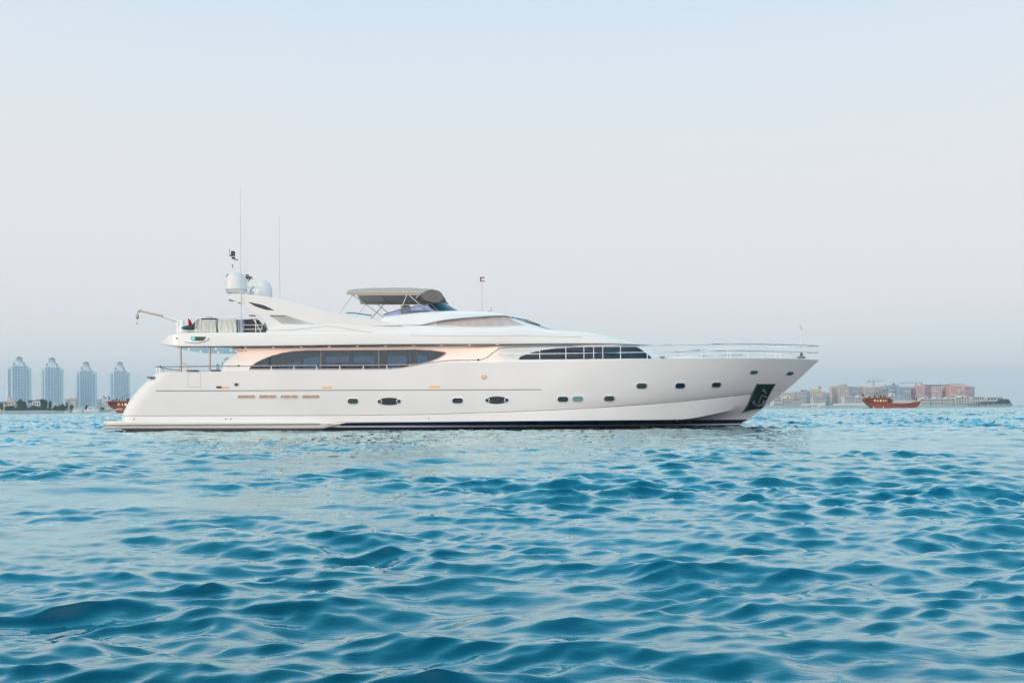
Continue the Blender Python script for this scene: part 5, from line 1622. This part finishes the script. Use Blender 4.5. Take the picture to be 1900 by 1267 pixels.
bul = dbody([(1600.5, 742.5, 739.5, 1.35), (1606, 746.5, 739.0, 2.1), (1620, 747.5, 745.2-.5, 2.85), (1636, 747.5, 745.2, 3.12), (1651, 747.8, 745.8, 3.14)])
bul.build('stern_bulwark', M['woodred'], dhow, 40)
st_ = MB().tube([(dP(1703, 747)[0], DD, dP(1703, 746.5)[1]), (dP(1709, 743)[0], DD, dP(1709, 743.5)[1]), (dP(1713, 741)[0], DD, dP(1713, 741)[1])], .30, 6, .10)
st_.build('stem_post', M['wooddark'], dhow)
x0, z0 = dP(1608, 745.6); x1, z1 = dP(1645, 740.6)
MB().box(x0, x1, DD-2.0, DD+2.0, z0-.2, z1).build('cabin', M['woodred'], dhow, bevel=.08)
rf = MB().box(dP(1602, 740)[0], dP(1652, 740)[0], DD-2.8, DD+2.8, dP(1625, 740.4)[1], dP(1625, 739.2)[1])
rf.build('cabin_roof', M['wooddark'], dhow, bevel=.05)
MB().box(dP(1606, 740)[0], dP(1648, 740)[0], DD-2.7, DD+2.7, dP(1625, 739.1)[1], dP(1625, 737.4)[1]).build('upper_deck_rail', M['wood'], dhow, bevel=.05)
for px in range(1604, 1653, 6):
    x, za_ = dP(px, 740.4); _, zb2 = dP(px, 745.5)
    MB().tube([(x, DD-2.7, zb2), (x, DD-2.7, za_)], .09, 6).build('post', M['wooddark'], dhow)
for px, w in ((1612, 1.3), (1620, .8), (1625.5, .35), (1630.5, .9), (1636, .35), (1640.5, .5)):
    x, z = dP(px, 743.2)
    MB().box(x-.45*w, x+.45*w, DD-2.08, DD-2.002, z-.42, z+.42).build('lit_window' if px > 1613 else 'dark_window', M['cabinlamp' if px > 1613 else 'wooddark'], dhow)
rr = random.Random(4)
for k_ in range(13):
    px = 1607+3.2*k_; x, z = dP(px, 737.4); hh = rr.uniform(.3, .95)
    MB().box(x-.18, x+.18, DD-1.9+rr.uniform(0, 2), DD-1.6+2.2*rr.random(), z, z+hh).build('deck_gear', M['wooddark' if k_ % 3 else 'awning'], dhow, bevel=.05)
aw = MB().prism([dP(1653, 744), dP(1659, 742), dP(1680, 742.5), dP(1690, 745), dP(1690, 747), dP(1653, 748)], DD-1.7, DD+1.7)
aw.build('deck_awning', M['awning'], dhow, bevel=.1)
MB().prism([dP(1683, 746.5), dP(1687, 742.5), dP(1694, 741), dP(1699, 743.5), dP(1700, 746)], DD-1.0, DD+1.0).build('bow_cargo', mat('pinkish_sacks', (.55, .36, .30), .9), dhow, bevel=.15)
MB().box(dP(1647.5, 746)[0], dP(1653, 746)[0], DD-1.4, DD+1.4, dP(1650, 749)[1], dP(1650, 741.8)[1]).build('deck_house', M['wooddark'], dhow)
MB().tube([(dP(1645, 741.5)[0], DD-.4, dP(1645, 741.5)[1]), (dP(1675, 739)[0], DD-.4, dP(1675, 738.8)[1]), (dP(1704, 736.5)[0], DD-.4, dP(1704, 736.5)[1])], .17, 6, .11).build('boom', M['awning'], dhow)
MB().tube([(dP(1700.5, 747)[0], DD, dP(1700.5, 747)[1]), (dP(1700.5, 736)[0], DD, dP(1700.5, 736)[1])], .22, 6, .14).build('fore_post', M['wooddark'], dhow)
MB().tube([(dP(1601, 740)[0], DD, dP(1601, 740)[1]), (dP(1600, 729)[0], DD, dP(1600, 729)[1])], .07, 5).build('ensign_staff', M['wooddark'], dhow)
x, z = dP(1600.3, 730)
MB().add([(x, DD, z), (x+.6, DD+.1, z-.7), (x+.5, DD, z-1.3), (x, DD, z-1.1)], [(0, 1, 2, 3)]).build('ensign', M['wooddark'], dhow)
for px in (1616, 1634): 
    x, z = dP(px, 755.5); MB().lathe((x, DD-3.15, z-.35), [(.05, 0), (.22, .12), (.24, .5), (.1, .75)], 10).build('fender', M['boatwhite'], dhow, 50)
wlx = dbody([(1618, 759.6, 758.2, 2.93), (1640, 759.6, 758.2, 3.12), (1660, 759.6, 758.2, 3.12), (1680, 759.6, 758.2, 2.75), (1692, 759.6, 758.0, 1.95), (1696, 759.3, 757.9, 1.5)])
wlx.build('waterline_stripe', M['boatwhite'], dhow, 40)

# rubbing strakes along both sides of the dhow
for dy, fz in ((.0, .88), (.0, .62)):
    for s_ in (-1, 1):
        pts = []
        for px, yt_, yb_, w in ((1604, 742, 747, 1.9), (1609, 743.5, 750.5, 2.4), (1616, 744.5, 756, 2.8), (1635, 746.5, 757, 3.1), (1655, 748.5, 757, 3.1), (1675, 748.8, 757, 2.8), (1690, 748, 757, 2.1), (1699, 746.5, 755, 1.3), (1707, 743.9, 747, .2)):
            x, z = dP(px, yt_+(yb_-yt_)*(1-fz)); ww = w*(.60+.40*fz)
            pts.append((x, DD+s_*(ww+.02), z))
        MB().tube(pts, .10, 5).build('strake', M['wooddark'], dhow, 60)
MB().tube([(dP(1648, 741)[0], DD, dP(1648, 741)[1]), (dP(1646.5, 722)[0], DD, dP(1646.5, 722)[1])], .16, 6, .07).build('mast', M['wooddark'], dhow)
for q_ in (1603, 1700):
    MB().tube([(dP(1646.5, 723)[0], DD, dP(1646.5, 723)[1]), (dP(q_, 740)[0], DD, dP(q_, 740)[1])], .035, 4).build('stay', M['wooddark'], dhow)

# second dhow: a copy, nearer, mostly hidden behind the yacht's stern
d2 = dhow.copy(); COL.objects.link(d2)
d2['label'] = 'dark dhow mostly hidden behind the yacht stern, only its high stern end showing'
D2 = 372.0
ang2 = R(0)
stern_off = dP(1601, 744)[0]-dc
d2.location = (P(202, 750, D2)[0]-stern_off, D2, 0)
for ch in list(dhow.children):
    c2 = ch.copy(); COL.objects.link(c2); c2.parent = d2
    if c2.name.startswith(('stern_bulwark', 'cabin.')) or ch.name == 'cabin':
        c2.material_slots[0].link = 'OBJECT'; c2.material_slots[0].material = M['wood']

def motorboat(pc, ywl, lpx, D, label, h=1.0, cabin=True, dark=False, group='small motor boats'):
    m_ = D/F; Lm = lpx*m_; cx_ = P(pc, ywl, D)[0]
    root = empty('motor_boat', (cx_, D, 0), label, 'boat', group)
    st = []
    for t, w, zt_ in ((0, .75, .75), (.1, .95, .78), (.4, 1.05, .85), (.7, .85, .98), (.9, .4, 1.15), (1, .05, 1.25)):
        st.append((cx_-Lm/2+Lm*t, -.2, zt_*h, w*h*.8, w*h*1.15, .05, .15))
    global CL
    s0 = CL; CL = D; r = loft(st); CL = s0
    r.build('hull', M['boatwhite'], root, 40)
    if cabin:
        st = []
        for t, w, zt_ in ((.22, .7, 1.7), (.26, .75, 1.9), (.5, .75, 1.95), (.62, .6, 1.35), (.72, .4, 1.05)):
            st.append((cx_-Lm/2+Lm*t, .75*h, zt_*h, w*h, w*h*.85, .08, .02))
        s0 = CL; CL = D; r = loft(st); CL = s0
        r.build('cabin', M['boatwhite'], root, 40)
        MB().prism([(cx_-Lm*.25, 1.25*h), (cx_+Lm*.1, 1.2*h), (cx_+Lm*.02, 1.65*h), (cx_-Lm*.24, 1.68*h)], D-.76*h, D+.76*h).build('cabin_window', M['winglass'], root)
    if dark:
        MB().box(cx_-Lm*.25, cx_+Lm*.2, D-.9*h, D+.6*h, .9*h, 1.35*h).build('cockpit', M['dark'], root, bevel=.1)
        MB().box(cx_-Lm*.5-.3, cx_-Lm*.5+.1, D-.3, D+.3, .2, 1.2*h).build('outboard_motor', M['dark'], root, bevel=.08)
    MB().tube([(cx_-Lm*.15, D, 1.3*h), (cx_-Lm*.15, D, 2.7*h)], .05, 5).build('antenna', M['boatwhite'], root)
    return root
motorboat(1513, 757, 18, 640, 'small white open boat with dark cockpit off the right beach', 1.0, False, True)
motorboat(143, 762, 17, 700, 'white motor boat with dark windows, leftmost of the moored pair', 1.3)
motorboat(170, 760, 27, 760, 'larger grey white motor boat, right of the moored pair', 1.7)
motorboat(124, 762.5, 8, 680, 'tiny white dinghy left of the moored motor boats', .8, False, True)

# ------------------------------------------------------------------ haze
hz = MB().box(-3700, 3700, -40, 3700, -2.2, 110)
hm = bpy.data.materials.new('haze'); hm.use_nodes = True
n = hm.node_tree; n.nodes.clear()
ho = n.nodes.new('ShaderNodeOutputMaterial'); pv = n.nodes.new('ShaderNodeVolumePrincipled')
pv.inputs['Color'].default_value = (.80, .95, 1.0, 1); pv.inputs['Density'].default_value = .00021
pv.inputs['Anisotropy'].default_value = .2
n.links.new(pv.outputs[0], ho.inputs['Volume'])
tag(hz.build('haze', hm, None, None, (0, 1800, -2.2)), 'thin even sea haze over the whole bay', None, None, 'stuff')
